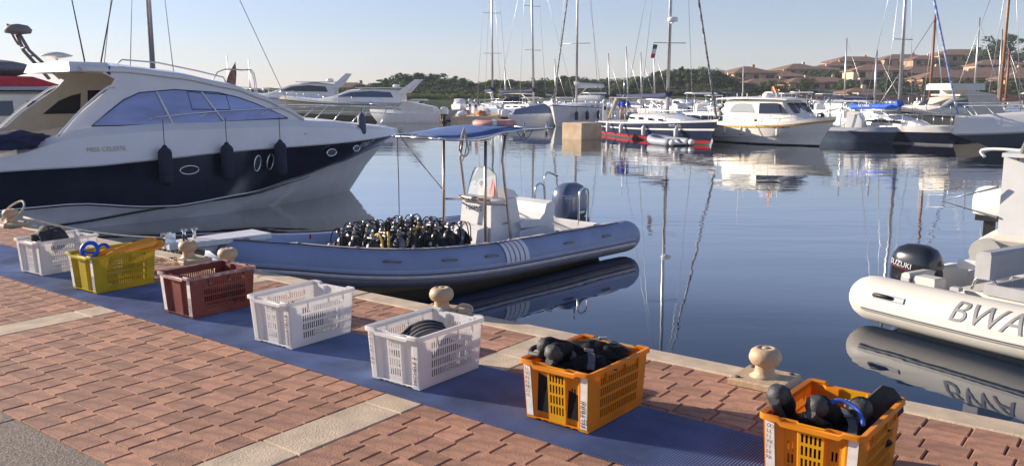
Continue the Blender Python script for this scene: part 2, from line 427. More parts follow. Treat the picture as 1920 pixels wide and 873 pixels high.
def crate(body, rim, label, seed, slots_end=True, tape=None, names=('', ''), tapem=None, panel=None, rows=4, W=.42, L=.56, Hh=.30, solid_low=False, floor=True):
    t = empty('plastic_crate'); hx, hy = W/2-.018, L/2-.018; tap = .07; z0, z1 = .006, Hh-.008
    zl = [(.055, .095), (.108, .148), (.161, .201), (.214, .250)][-rows:]
    b = MB()
    for s in (1, -1):                                   # the two long sides, with a shallow step near each end
        wall(b, (s*hx, -hy), (s*hx, hy), z0, z1, tap, (zl, 20, .10, 2*hy-.07), nin=(-s, 0))
    dz = .022                                           # the two ends: pillar, recess, centre panel, recess, pillar
    for s in (-1, 1):
        pl = [(-hx, 0), (-hx+.055, 0), (-hx+.075, dz), (-hx+.13, dz), (-hx+.14, .006), (hx-.14, .006), (hx-.13, dz), (hx-.075, dz), (hx-.055, 0), (hx, 0)]
        pl = [(x, s*(hy-o)) for x, o in pl]
        for i in range(9):
            sl = (zl, 4, .012, .092+.012) if i == 4 and slots_end else ((zl[:3], 2, .012, .043) if i in (2, 6) and slots_end == 2 else None)
            if i == 4 and sl: d_ = 2*(hx-.14); sl = (zl, max(3, int(d_/.019)), .008, d_-.008)
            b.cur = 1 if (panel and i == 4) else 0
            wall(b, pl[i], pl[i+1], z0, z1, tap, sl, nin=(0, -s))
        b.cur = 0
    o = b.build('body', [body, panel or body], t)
    if floor:
        b = MB(); fx, fy = hx*.92, hy*.93
        for k in range(9): b.box((-fx+2*fx*k/8*.97+.004, 0, .012), (.012, 2*fy, .006))
        for k in range(12): b.box((0, -fy+2*fy*k/11*.98+.004, .016), (2*fx, .011, .004))
        stuff(b.build('floor_grid', body, t))
    for s in (1, -1):                                   # short ribs under the rim on the long sides
        for yy in (-.12, .05, .17):
            b = MB(); b.box((s*(hx+.004), yy, z1-.035), (.009, .006, .05)); b.build('rib', body, t)
    # rim: a lip following a rounded rectangle, dipping at the handles
    n = 10; path = []
    rx, ry, rc = W/2, L/2, .03
    for cx, cy, a0 in ((rx-rc, ry-rc, 0), (-rx+rc, ry-rc, pi/2), (-rx+rc, -ry+rc, pi), (rx-rc, -ry+rc, 3*pi/2)):
        for i in range(5): a = a0+pi/2*i/4; path.append((cx+rc*cos(a), cy+rc*sin(a), cos(a), sin(a)))
        if a0 in (0, pi):                               # short side follows: handle dip
            s = 1 if a0 == 0 else -1
            for xx in (.13, .115, -.115, -.13): path.append((s*xx, s*ry, 0, s))
        else:
            s = -1 if a0 == pi/2 else 1
            path.append((s*rx, 0, s, 0))
    prof = [(-.024, -.004), (-.024, .0), (-.004, .004), (.0, .0), (.0, -.018), (-.005, -.018), (-.006, -.004)]
    rs = []
    for (x, y, nx, ny) in path:
        dip = -.0
        if abs(abs(y)-ry) < .001 and abs(x) <= .12: dip = -.014
        rs.append([(x+nx*o_, y+ny*o_, Hh+q+dip) for o_, q in prof])
    rs.append(rs[0]); b = MB(); b.rings(rs, cap=False, smooth=False); sharp(b.build('rim', rim, t), 40)
    if tape:
        for s, side in ((-1, 0), (1, 1)):
            x = s*(hx-.026); nm = names[side]
            b = MB()
            def P(z, o): k = 1-(z1-z)/(z1-z0)*tap; return (x*k, (-hy)*k-o, z)
            wv = .019
            pts = []
            for z in (z1-.012, z1-.27):
                for xx in (-wv, wv): pts.append((P(z, .003)[0]+xx, P(z, .003)[1], z))
            k = b.add(pts); b.face((k+2, k+3, k+1, k)); k = b.add([(p[0], p[1]+.002, p[2]) for p in pts]); b.face((k, k+1, k+3, k+2))
            b.build('tape_label', tapem or tape, t)
            if nm:
                tilt = math.atan2(hy*tap, z1-z0)
                o = text('\n'.join(nm) if side == 0 else nm, .030 if side == 0 else .034, mat('marker_ink', (.10, .03, .025), .8), t, (0, 0, 0), (0, 0, 0), .0003)
                q = P(z1-.03, .0045)
                if side == 0:
                    o.rotation_euler = (pi/2+tilt, 0, 0); o.location = (q[0]-.010, q[1]-.001, q[2]-.012); o.scale = (.7, .75, 1)
                    o.data.name = 'lettering'
                else:
                    q = P(z1-.262, .0055)
                    o.matrix_basis = Matrix.Translation((q[0]+.010, q[1], q[2])) @ Matrix.Rotation(pi/2+tilt, 4, 'X') @ Matrix.Rotation(pi/2, 4, 'Z')
    tag(t, label, 'crate', 'plastic crates in a row on the blue mat'); return t
M_cw = mat('white_crate_plastic', (.86, .84, .82), .45, var=.02, scale=6, trans=.38, stain=.12, stc=(.5, .42, .36), sscale=8)
M_co = mat('orange_crate_plastic', (.82, .31, .015), .42, var=.08, scale=6, trans=.33, stain=.3, stc=(.4, .13, .02), sscale=9)
M_coy = mat('backlit_orange_plastic', (.82, .44, .01), .42, var=.08, scale=6, trans=.33)  # glow of sun through the end panel, put into a yellower colour
M_cy = mat('yellow_crate_plastic', (.60, .46, .015), .5, var=.1, scale=6, trans=.3, stain=.4, stc=(.3, .22, .03), sscale=8)
M_cr = mat('dark_red_crate_plastic', (.23, .05, .035), .5, var=.15, scale=6, trans=.15, stain=.5, stc=(.32, .16, .12), sscale=8)
M_crr = mat('worn_pale_rim', (.36, .22, .19), .6, var=.5, scale=25)
M_tape = mat('whitish_tape', (.74, .68, .62), .7, var=.12, scale=20)
CR = [  # x, y, turn
 (-1.53, -1.06, 3), (-.50, -1.11, 1), (.78, -1.08, 0), (1.90, -1.13, 1), (3.04, -1.19, 0), (4.07, -1.14, -1), (5.27, -1.13, -1.5)]
def putc(c, i): c.location = qw(CR[i][0], CR[i][1], .0215); c.rotation_euler.z = QA+R(CR[i][2]); return c
cr = [
 putc(crate(M_cw, M_cw, 'white slotted crate at the far left end of the row, dark cloth heaped in it', 1, names=('', ''), tape=M_tape), 0),
 putc(crate(M_cy, M_cy, 'yellow slotted crate holding orange fins and a blue mask strap', 2, names=('LUCA', 'CICCIO'), tape=M_tape, slots_end=False), 1),
 putc(crate(M_cr, M_crr, 'dark red slotted crate with a worn pale rim and dark things deep inside', 3, names=('', 'MARCO'), tape=M_tape, slots_end=False), 2),
 putc(crate(M_cw, M_cw, 'nearly empty white slotted crate right beside the dark red one', 4, names=('', 'DONATELLA'), tape=M_cw), 3),
 putc(crate(M_cw, M_cw, 'white slotted crate with a grey striped garment in it, next to the orange crate', 5, names=('CATERINA', 'MICHELE 2'), tape=M_cw), 4),
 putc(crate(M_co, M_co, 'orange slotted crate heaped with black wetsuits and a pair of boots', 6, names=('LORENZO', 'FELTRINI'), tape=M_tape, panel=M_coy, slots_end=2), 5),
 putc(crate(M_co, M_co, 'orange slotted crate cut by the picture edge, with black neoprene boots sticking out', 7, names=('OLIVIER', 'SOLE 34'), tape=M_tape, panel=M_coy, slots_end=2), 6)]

# ---- what lies in the crates (each its own thing)
M_neo = mat('black_neoprene', (.010, .010, .011), .8, var=.3, scale=14, bump=.25, bscale=60, spec=.2)
M_neog = mat('grey_neoprene', (.028, .029, .03), .75, var=.3, scale=10, bump=.4, bscale=90)
M_sole = mat('grey_rubber_toe', (.05, .05, .05), .6, var=.3, scale=30, bump=.3, bscale=120)
def inq(i, x, y, z): 
    a = QA+R(CR[i][2]); p = qw(CR[i][0], CR[i][1]); return Vector((p.x+x*cos(a)-y*sin(a), p.y+x*sin(a)+y*cos(a), .0215+z))
def cloth(name, i, x, y, z, sx, sy, sz, label, cat, m, seed, amp=.35, rot=0, fr=2.2, n=34, par=None):
    b = MB(); b.blob((0, 0, 0), (sx, sy, sz), seed, amp, fr, n, rot)
    o = b.build(name, m, None, inq(i, x, y, z), QA); return tag(o, label, cat)
def boot(i, x, y, z, dirv, label, up=0.):
    t = empty('neoprene_boot', inq(i, x, y, z)); d = Vector(dirv).normalized()
    pts = catmull([(-.02, 0, .0), (.04, 0, .01), (.10, 0, .005), (.16, 0, -.01), (.22, 0, -.03), (.27, 0, -.05)], 4)
    rr = [.030, .040, .045, .047] + [.047+.004*sin(k*.9)-.0005*k for k in range(4, len(pts))]
    b = MB(); b.tube(pts, [q*1. for q in rr], 14); f = b.build('foot', M_neo, t)
    b = MB(); b.blob((.0, 0, .004), (.040, .046, .042), 3, .10, 2, 16); b.build('toe_cap', M_sole, t)
    b = MB(); b.tube(catmull([(-.03, 0, -.035), (.05, 0, -.05), (.12, 0, -.05), (.2, 0, -.07)], 3), .022, 8); b.build('sole', M_sole, t)
    t.rotation_euler = Vector((d.x, d.y, d.z)).to_track_quat('X', 'Z').to_euler(); t.rotation_euler.rotate_axis('X', up)
    return tag(t, label, 'diving boot', 'neoprene diving boots in the orange crates')
cloth('folded_wetsuit', 0, -.02, -.06, .275, .15, .13, .10, 'dark grey cloth heaped above the rim of the leftmost white crate', 'wetsuit', M_neog, 2, .25)
cloth('black_bag', 2, 0, .08, .14, .15, .17, .075, 'black bag lying deep inside the dark red crate', 'bag', M_neo, 5)
cloth('black_glove', 3, -.02, -.05, .20, .05, .04, .035, 'small black glove lying in the white crate next to the dark red one', 'glove', M_neo, 6, .5)
cloth('black_pouch', 3, 0, -.02, .10, .12, .13, .075, 'black pouch low inside the white crate next to the dark red one', 'pouch', M_neo, 9, .4)
b = MB(); 
for k in range(7): b.cur = k % 2; b.tube(catmull([(-.15, -.09+.032*k, -.05), (-.06, -.08+.032*k, .02), (.02, -.085+.032*k, .04), (.1, -.09+.032*k, .02)], 5), .019, 8)
tag(b.build('striped_garment', [mat('grey_stripe', (.10, .10, .11), .8), M_neo], None, inq(4, .03, -.02, .235), QA+.9), 'grey and black striped garment folded in the white crate next to the orange one', 'garment')
cloth('black_vest', 4, 0, 0, .11, .13, .16, .09, 'black vest low inside the white crate next to the orange one', 'vest', M_neo, 19, .4)
b = MB()
for k, (x, y, z, r_) in enumerate([(-.04, -.12, .25, .09), (.08, -.08, .27, .085), (.0, .02, .29, .10), (.1, .07, .28, .09), (-.06, .12, .27, .09), (.06, .17, .265, .075), (-.1, 0, .25, .07)]):
    b.blob((x*.85, y*.9, z), (r_*1.15, r_*1.1, r_*.62), k, .22, 1.9, 30, k)
b.box((0, 0, .15), (.34, .47, .2)); b.blob((0, 0, .265), (.165, .235, .04), 3, .25, 5, 40)
tag(b.build('heaped_wetsuits', M_neo, None, inq(5, 0, 0, 0), QA), 'heap of black wetsuits filling the orange crate in the middle', 'wetsuits')
boot(5, -.135, -.16, .345, (.9, .25, -.25), 'grey toed neoprene boot lying topmost at the left corner of the middle orange crate')
boot(5, -.055, -.20, .335, (.6, .8, -.2), 'grey toed neoprene boot lying across the black wetsuits, beside the corner boot')
b = MB(); b.tube(catmull([(.12*cos(t), .07*sin(t), .008*sin(3*t)) for t in [2*pi*i/12*.8 for i in range(12)]], 3), .013, 8)
tag(b.build('rubber_strap', M_sole, None, inq(5, -.10, -.15, .315), QA), 'grey rubber strap curled over the left rim of the middle orange crate', 'strap')
b = MB()
for k, (x, y, z, r_) in enumerate([(.02, -.1, .19, .10), (-.05, .05, .17, .11), (.08, .08, .17, .09), (0, .16, .15, .09)]): b.blob((x, y, z), (r_*1.2, r_*1.2, r_*.7), k+30, .35, 2.4, 24, k)
tag(b.build('black_wetsuit', M_neo, None, inq(6, 0, 0, 0), QA), 'black wetsuit lying at the bottom of the orange crate at the right end', 'wetsuit')
boot(6, -.165, -.19, .36, (.55, .75, -.75), 'black neoprene boot sticking up at the left corner of the right orange crate')
boot(6, -.02, -.15, .335, (.75, .6, -.5), 'black neoprene boot with a blue trim, in the middle of the right orange crate')
boot(6, .10, .02, .30, (.3, .9, -.3), 'black neoprene boot lying towards the back of the right orange crate')
b = MB(); b.tube(catmull([(0, 0, 0), (.05, .05, .03), (.12, .06, .01), (.17, .02, -.03)], 5), .009, 6)
tag(b.build('blue_cord', mat('blue_cord', (.03, .10, .5), .6), None, inq(6, -.01, -.13, .33), QA-.2), 'blue cord running over the boots in the right orange crate', 'cord')
b = MB(); b.prism([(-.05, -.02), (.0, -.07), (.14, -.07), (.17, -.03), (.17, .03), (.14, .07), (0, .07), (-.05, .02)], -.008, .008)
o = b.build('swim_fin', M_neog, None, inq(6, .10, .13, .225), 0); o.rotation_euler = (R(70), R(-35), QA+R(55)); tag(o, 'dark swim fin leaning on the far corner of the right orange crate', 'fin')
M_of = mat('orange_rubber', (.85, .33, .01), .45, var=.08); M_yf = mat('yellow_rubber', (.62, .5, .04), .5)
def fin(name, i, x, y, z, rot, m, label, s=1.):
    t = empty(name, inq(i, x, y, z)); t.rotation_euler = rot
    b = MB(); b.prism([(.0, -.05*s), (.10*s, -.075*s), (.33*s, -.10*s), (.37*s, -.05*s), (.35*s, 0), (.37*s, .05*s), (.33*s, .10*s), (.1*s, .075*s), (0, .05*s)], -.006, .006); b.build('blade', m, t); t.scale = (1, .55, 1)
    for q in (-1, 1):
        b = MB(); b.tube([(0, q*.052*s, 0), (.1*s, q*.077*s, 0), (.33*s, q*.10*s, 0)], .010, 6); b.build('side_rail', m, t)
    b = MB(); b.blob((-.03*s, 0, .02), (.09*s, .05*s, .045*s), 2, .05, 1, 14); b.build('foot_pocket', m, t)
    return tag(t, label, 'fin')
fin('swim_fin', 1, .02, -.03, .27, (R(30), R(-14), QA+R(62)), M_of, 'orange swim fin lying uppermost across the yellow crate')
fin('swim_fin', 1, .09, -.0, .255, (R(25), R(-12), QA+R(74)), M_of, 'orange swim fin sticking out at the right corner of the yellow crate')
fin('swim_fin', 1, -.06, .0, .235, (R(60), R(-8), QA+R(78)), M_yf, 'yellow swim fin standing on its edge in the yellow crate', .9)
b = MB()
b.tube([(.065*cos(t), .02*sin(t), .058*sin(t)) for t in [2*pi*i/20 for i in range(20)]], .017, 8, closed=True)
b.tube([(.075+.05*cos(t), .06+.02*sin(t), -.01+.045*sin(t)) for t in [2*pi*i/16 for i in range(16)]], .013, 8, closed=True)
b.tube(catmull([(-.05, 0, -.01), (-.02, .05, -.03), (.03, .06, -.03), (.06, .02, -.02)], 4), .010, 6)
tag(b.build('diving_mask', mat('bright_blue_rubber', (.01, .10, .62), .4), None, inq(1, -.04, -.16, .315), QA+.6), 'bright blue mask with its strap on top of the yellow crate', 'mask')

M_strap = mat('grey_webbing', (.09, .09, .095), .7, var=.3, scale=30); M_buck = mat('dull_buckle', (.35, .35, .36), .4, .7)
for i, pts, lab in ((5, [(-.13, .05, .30), (-.02, .0, .335), (.08, -.08, .325), (.14, -.18, .29)], 'grey webbing strap lying across the wetsuits in the middle orange crate'),
                    (5, [(.14, .20, .29), (.05, .16, .33), (-.06, .2, .315), (-.14, .16, .29)], 'short grey strap at the back of the middle orange crate'),
                    (6, [(-.12, .1, .24), (0, .06, .27), (.09, -.06, .27), (.13, -.2, .26)], 'grey webbing strap across the boots in the right orange crate')):
    t = empty('webbing_strap', inq(i, 0, 0, 0), QA); P_ = catmull(pts, 5); b = MB(); ks = []
    for q in range(len(P_)):
        d = (P_[min(q+1, len(P_)-1)]-P_[max(q-1, 0)]).normalized(); o_ = d.cross(Vector((0, 0, 1))).normalized()*.017
        ks.append(b.add([P_[q]-o_, P_[q]+o_, P_[q]+o_+Vector((0, 0, .003)), P_[q]-o_+Vector((0, 0, .003))]))
    for a, c in zip(ks, ks[1:]):
        for q in range(4): b.face((a+q, c+q, c+(q+1) % 4, a+(q+1) % 4))
    b.build('strap', M_strap, t); b = MB(); b.box(P_[len(P_)//2]+Vector((0, 0, .006)), (.045, .035, .012), .6, .003); b.build('buckle', M_buck, t); tag(t, lab, 'strap')
# ================================================================ boat builders (local frame: x to the bow, y to port, z up from the water)
def lerpf(tab):
    def f(x):
        if x <= tab[0][0]: return tab[0][1]
        for (a, p), (b, q) in zip(tab, tab[1:]):
            if x <= b:
                t = (x-a)/(b-a); t = t*t*(3-2*t)*.4 + t*.6; return p+(q-p)*t
        return tab[-1][1]
    return f
def hull(t, rows, cols, mats, n=28, name='hull', transom=True, deck=None, deckz=0.):
    """rows: (z(x), half beam at full width, x_stern, x_bow, tm, p) from keel to sheer; cols: material index per band"""
    b = MB(); R_ = []
    for (zf, B, xs, xb, tm, p) in rows:
        ln = []
        for i in range(n+1):
            q = i/n; q = 1-(1-q)**1.35; x = xs+(xb-xs)*q
            s = 1 if q < tm else max(0, 1-((q-tm)/(1-tm))**p)
            s *= (.90+.10*min(1, q/.25))
            ln.append((x, max(B*s, .012), zf(x) if callable(zf) else zf))
        R_.append(ln)
    for sg in (1, -1):
        ks = [b.add([(x, sg*y, z) for x, y, z in ln]) for ln in R_]
        for j, (a, c) in enumerate(zip(ks, ks[1:])):
            b.cur = cols[j]
            for i in range(n):
                f = (a+i, a+i+1, c+i+1, c+i); b.face(f if sg < 0 else f[::-1], True)
    if transom:
        for j in range(len(R_)-1):
            b.cur = cols[j]; p, q = R_[j][0], R_[j+1][0]
            k = b.add([(p[0], p[1], p[2]), (p[0], -p[1], p[2]), (q[0], -q[1], q[2]), (q[0], q[1], q[2])]); b.face((k, k+1, k+2, k+3)[::-1])
    o = b.build(name, mats, t); sharp(o, 30)
    top = R_[-1]
    if deck is not None:
        b = MB()
        ks = [b.add([(x, -y, z), (x, -y*.5, z+deckz*.8), (x, 0, z+deckz), (x, y*.5, z+deckz*.8), (x, y, z)]) for x, y, z in top]
        for a, c in zip(ks, ks[1:]):
            for i in range(4): b.face((a+i, c+i, c+i+1, a+i+1), True)
        b.build('deck', deck, t)
    return top
def loft_house(t, st, m, name='cabin', mside=None, cap=True):
    """st: (x, half_bottom, half_top, z_bottom, z_top)"""
    b = MB(); rs = []
    for x, hb, ht, z0, z1 in st:
        c = .12*min(1, (z1-z0))
        rs.append([(x, -hb, z0), (x, -ht-.02, z1-c), (x, -ht+.10, z1), (x, 0, z1+.05), (x, ht-.10, z1), (x, ht+.02, z1-c), (x, hb, z0)])
    b.rings(rs, closed=False, cap=False)
    for r_ in (rs[0], rs[-1]): k = b.add(r_); b.face([k+i for i in range(7)])
    return sharp(b.build(name, m, t), 35)
def hull_text(body, size, m, t, x, z, name, slope=0., shear=0., side=-1):
    """lettering laid on the hull side: every point of it is dropped onto the hull surface"""
    from mathutils.bvhtree import BVHTree
    h = [c for c in t.children if c.name.startswith('hull')][0].data
    bv = BVHTree.FromPolygons([v.co.copy() for v in h.vertices], [tuple(p.vertices) for p in h.polygons])
    o = text(body, size, m, t, (0, 0, 0), (0, 0, 0), 0, name, shear)
    for v in o.data.vertices:
        X, Z = x-side*v.co.x, z+v.co.y+slope*v.co.x; hit = bv.ray_cast(Vector((X, side*5, Z)), Vector((0, -side, 0)))
        v.co = (X, (hit[0].y if hit[0] else 0)+side*.018, Z)
    return o
def side_patch(t, poly, yf, m, name='window', th=.012, frame=None):
    """flat pane on a boat side; yf(x,z) gives the half beam there"""
    for sg in (1, -1) if not isinstance(m, tuple) else (m[1],):
        mm = m if not isinstance(m, tuple) else m[0]
        b = MB(); n = len(poly)
        k = b.add([(x, sg*(yf(x, z)+th), z) for x, z in poly]); b.add([(x, sg*(yf(x, z)-.01), z) for x, z in poly])
        f = [k+i for i in range(n)]; b.face(f if sg < 0 else f[::-1])
        for i in range(n): j = (i+1) % n; b.face((k+i, k+n+i, k+n+j, k+j) if sg > 0 else (k+j, k+n+j, k+n+i, k+i))
        o = b.build(name, mm, t)
        if frame:
            b = MB(); b.tube([(x, sg*(yf(x, z)+th), z) for x, z in poly], .012, 5, closed=True); b.build('frame', frame, o)
def rail(t, pts, r=.012, m=None, posts=(), zd=None, name='rail', lean=0):
    b = MB(); b.tube(catmull(pts, 4), r, 6); o = b.build(name, m or M_steel, t)
    for p in posts:
        c = MB(); c.tube([p[0], p[1]], r*.95, 6); c.build('stanchion', m or M_steel, t)
    return o
def fender(p, L, r, m, label, group, line=.3, end=None):
    t = empty('fender', p); b = MB()
    b.lathe([(.01, -L/2-r*.55), (r*.45, -L/2-r*.4), (r*.85, -L/2-r*.08), (r, -L/2+r*.3), (r, L/2-r*.3), (r*.85, L/2+r*.08), (r*.4, L/2+r*.5), (r*.25, L/2+r*.8), (.01, L/2+r*.85)], n=14)
    b.build('fender_body', m, t)
    b = MB(); b.tube([(0, 0, L/2+r*.8), (0, 0, L/2+r*.8+line)], .008, 5); b.build('fender_line', M_drope, t)
    if end: b = MB(); b.lathe([(r*.5, -L/2-r*.45), (r*.88, -L/2-r*.1), (r*.3, -L/2-r*.62)], n=12); b.build('fender_end', end, t)
    return tag(t, label, 'fender', group)
def W3(t, x, y, z):
    x, y, z = x*t.scale.x, y*t.scale.y, z*t.scale.z
    return Vector((t.location.x + x*cos(t.rotation_euler.z) - y*sin(t.rotation_euler.z), t.location.y + x*sin(t.rotation_euler.z) + y*cos(t.rotation_euler.z), t.location.z+z))
def tpath(pts, m=8): return catmull(pts, m)
def tframe(path, i, sg=1):
    d = path[min(i+1, len(path)-1)]-path[max(i-1, 0)]; d.normalize(); out = d.cross(Vector((0, 0, 1))); out.normalize()
    up = out.cross(d); return out*sg, up
def tstrip(t, path, rf, a0, a1, dr, m, name, i0=0, i1=None, n=5, sg=1, sub=None):
    b = MB(); i1 = len(path)-1 if i1 is None else i1; ks = []
    for i in range(i0, i1+1):
        o, u = tframe(path, i, sg); r_ = rf(i)+dr; ring = []
        for k in range(n+1):
            a = R(a0+(a1-a0)*k/n); e = 0 if 0 < k < n else -dr-.004
            ring.append(path[i] + (o*cos(a)+u*sin(a))*(r_+e))
        ks.append(b.add(ring))
    for a, c in zip(ks, ks[1:]):
        for k in range(n): b.face((a+k, c+k, c+k+1, a+k+1), True)
    return b.build(name, m, t)
def outboard(t, x, y, z, s, m, label_txt=None, rot=0., legm=None, txtm=None, accent=None):
    o = empty('outboard_motor', (x, y, z), rot, t) if False else None
    b = MB(); rs = []
    for (zz, lf, la, w_) in [(.0, .20, .30, .17), (.02, .25, .35, .20), (.14, .27, .37, .215), (.30, .27, .36, .21), (.40, .25, .33, .19), (.47, .20, .27, .15), (.51, .10, .17, .08), (.52, .02, .06, .02)]:
        ring = []
        for k in range(24):
            a = 2*pi*k/24; c_, s_ = cos(a), sin(a); e = .62
            X = (abs(c_)**e)*(lf if c_ > 0 else -la); Y = (abs(s_)**e)*w_*(1 if s_ > 0 else -1)
            ring.append((x+(X*cos(rot)-Y*sin(rot))*s-.1*(zz)*s*.4, y+(X*sin(rot)+Y*cos(rot))*s, z+zz*s*1.12))
        rs.append(ring)
    b.rings(rs); cw = sharp(b.build('engine_cowl', m, t), 50)
    b = MB(); b.box((x-.03*s, y, z-.055*s), (.50*s, .33*s, .11*s), rot); b.box((x-.04*s, y, z-.32*s), (.2*s, .13*s, .5*s), rot); b.box((x+.2*s, y, z-.22*s), (.14*s, .25*s, .34*s), rot)
    b.box((x-.05*s, y, z-.66*s), (.38*s, .05*s, .3*s), rot); b.build('engine_leg', legm or M_black, t)
    return cw
CW = [(.0, .20, .30, .17), (.02, .25, .35, .20), (.14, .27, .37, .215), (.30, .27, .36, .21), (.40, .25, .33, .19), (.47, .20, .27, .15), (.51, .10, .17, .08)]
def cowl_text(body, size, m, cw, x, y, z, s, tx, tz, name, slope=0., side=-1, shear=.1, dr=.004):
    """lettering laid on the curved side of an engine cowl"""
    o = text(body, size, m, cw, (0, 0, 0), (0, 0, 0), 0, name, shear); bm = bmesh.new(); bm.from_mesh(o.data)
    for k in range(1, 16): bmesh.ops.bisect_plane(bm, geom=bm.verts[:]+bm.edges[:]+bm.faces[:], plane_co=(k*size*.3, 0, 0), plane_no=(1, 0, 0))
    for k in range(1, 4): bmesh.ops.bisect_plane(bm, geom=bm.verts[:]+bm.edges[:]+bm.faces[:], plane_co=(0, k*size*.2, 0), plane_no=(0, 1, 0))
    for v in bm.verts:
        X = tx - side*v.co.x*1.; Z = tz + v.co.y + slope*v.co.x; zz = (Z-z)/(s*1.12)
        a = [r for r in CW if r[0] <= zz][-1]; c = [r for r in CW if r[0] > zz][0]; f = (zz-a[0])/(c[0]-a[0]); lf, la, w_ = [a[i]+(c[i]-a[i])*f for i in (1, 2, 3)]
        dx = (X-(x-.04*zz*s))/s; l_ = lf if dx > 0 else la; q = min(.98, abs(dx)/l_)
        v.co = (X, y+side*(w_*s*(1-q**3.226)**.31+dr), Z)
    bm.to_mesh(o.data); bm.free(); return o
# ================================================================ the long rigid inflatable boat at the quay
RB = tag(empty('inflatable_boat', (1.01, 14.47, WZ), R(225.6)), 'long blue grey rigid inflatable boat with a canopy, moored bow to the quay', 'inflatable boat')
M_tube = mat('blue_grey_hypalon', (.27, .33, .49), .55, var=.08, scale=2, bump=.12, bscale=6, stain=.25, stc=(.13, .15, .22), sscale=1.5)
M_tube2 = mat('pale_blue_hypalon', (.36, .40, .56), .6, var=.06, scale=3)
M_str = mat('grey_rubbing_strake', (.27, .25, .28), .6, var=.1, scale=6)
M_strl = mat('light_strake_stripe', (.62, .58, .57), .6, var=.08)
M_console = mat('console_gelcoat', (.70, .69, .68), .35, var=.05, scale=4, stain=.2, stc=(.45, .42, .38))
M_ttop = mat('satin_tube_frame', (.45, .36, .30), .35, .7)
half = [(-.02, 1.05, .29), (.7, 1.06, .29), (1.6, 1.08, .30), (2.6, 1.09, .31), (3.4, 1.06, .33), (4.2, .95, .38), (4.95, .76, .47), (5.6, .50, .58), (6.1, .22, .66)]
full = half + [(6.2, 0, .68)] + [(x, -y, z) for x, y, z in half[::-1]]
P = tpath(full, 6); NP = len(P)-1
def rf(i): s = abs(i-NP/2)/(NP/2); return .25 - .03*(1-s)**2
b = MB(); rs = []
for i in range(NP+1):
    o, u = tframe(P, i); rs.append([P[i]+(o*cos(a)+u*sin(a))*rf(i) for a in [2*pi*k/24 for k in range(24)]])
def dome(rs, P, i, j, o_=1):                            # rounded cone end
    d = (P[i]-P[j]).normalized(); c = P[i]; base = rs[0] if i == 0 else rs[-1]
    return [[c + d*.30*sin(q) + (v-c)*max(.02, cos(q))**.8 for v in base] for q in (.35, .7, 1.0, 1.25, 1.5)]
b.rings(dome(rs, P, 0, 1)[::-1] + rs + dome(rs, P, -1, -2)); tb = b.build('tube', M_tube, RB, smooth=True)
# (path runs port stern -> bow -> starboard stern; out vector = d x up points to starboard on the port side? handled below)
o0, _ = tframe(P, 5); OS = 1 if o0.y > 0 else -1
tstrip(RB, P, rf, -12, 3, .004, M_tube2, 'pale_band', 0, NP, sg=OS)
tstrip(RB, P, rf, -25, -14, .028, M_strl, 'rubbing_strake', 0, NP, sg=OS)
tstrip(RB, P, rf, -13, -11.5, .012, M_black, 'strake_line', 0, NP, sg=OS)
tstrip(RB, P, rf, -52, -27, .012, M_str, 'lower_strake', 0, NP, sg=OS)
ni = int(6*3.15); 
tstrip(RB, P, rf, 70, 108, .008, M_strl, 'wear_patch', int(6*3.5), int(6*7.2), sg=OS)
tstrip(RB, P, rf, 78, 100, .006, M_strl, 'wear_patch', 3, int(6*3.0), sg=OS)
for k in range(5):
    # five white bands round the tube
    c = 2.46+.105*k; ii = 6*2 + 6*(c-1.6)/1.0; Q = []
    for q in (0, .3, .6, .84):
        f = ii+q*.1*6/1.0*1.0; a = int(f); Q.append(P[a].lerp(P[a+1], f-a))
    tstrip(RB, [Q[0], Q[0].lerp(Q[-1], .5), Q[-1]], lambda i: .25, -8, 92, .010, mat('white_band', (.80, .79, .80), .6), 'white_band', 0, 2, n=9, sg=OS)
for c in (1.75, 3.15, .75, 3.9, 4.7, -9):               # handles
    if c < 0: continue
    ii = [i for i in range(NP//2) if P[i].x <= c][-1]; o, u = tframe(P, ii, OS); q = P[ii]; a = R(28)
    n_ = o*cos(a)+u*sin(a); d = (P[ii+1]-P[ii]).normalized()
    b = MB(); b.tube([q+n_*.245-d*.11, q+n_*.275-d*.07, q+n_*.285, q+n_*.275+d*.07, q+n_*.245+d*.11], .016, 6)
    c_ = b.build('grab_handle', M_str, RB)
# lifelines on both tubes
for sg in (1, -1):
    rng = range(2, NP//2-3) if sg > 0 else range(NP//2+3, NP-2); pts = []
    for i in rng:
        o, u = tframe(P, i, OS); a = R(74) ; sw = .03*abs(sin(i*pi/5)); pts.append(P[i]+(o*cos(a)+u*sin(a))*(rf(i)+.012)+o*(.03-sw))
    b = MB(); b.tube(pts, .008, 5); b.build('lifeline', M_drope, RB)
for i in range(6, NP//2-4, 6):
    o, u = tframe(P, i, OS); b = MB(); b.blob(P[i]+u*(rf(i)+.006), (.035, .03, .02), 1, .05, 1, 8); b.build('line_patch', M_str, RB)
for i in (NP//2+8, NP//2+12, NP//2+20):
    o, u = tframe(P, i, OS); b = MB(); b.box(P[i]+u*(rf(i)*.8)-o*(rf(i)*.66), (.03, .01, .09), .4); b.build('red_mark', M_red, RB)
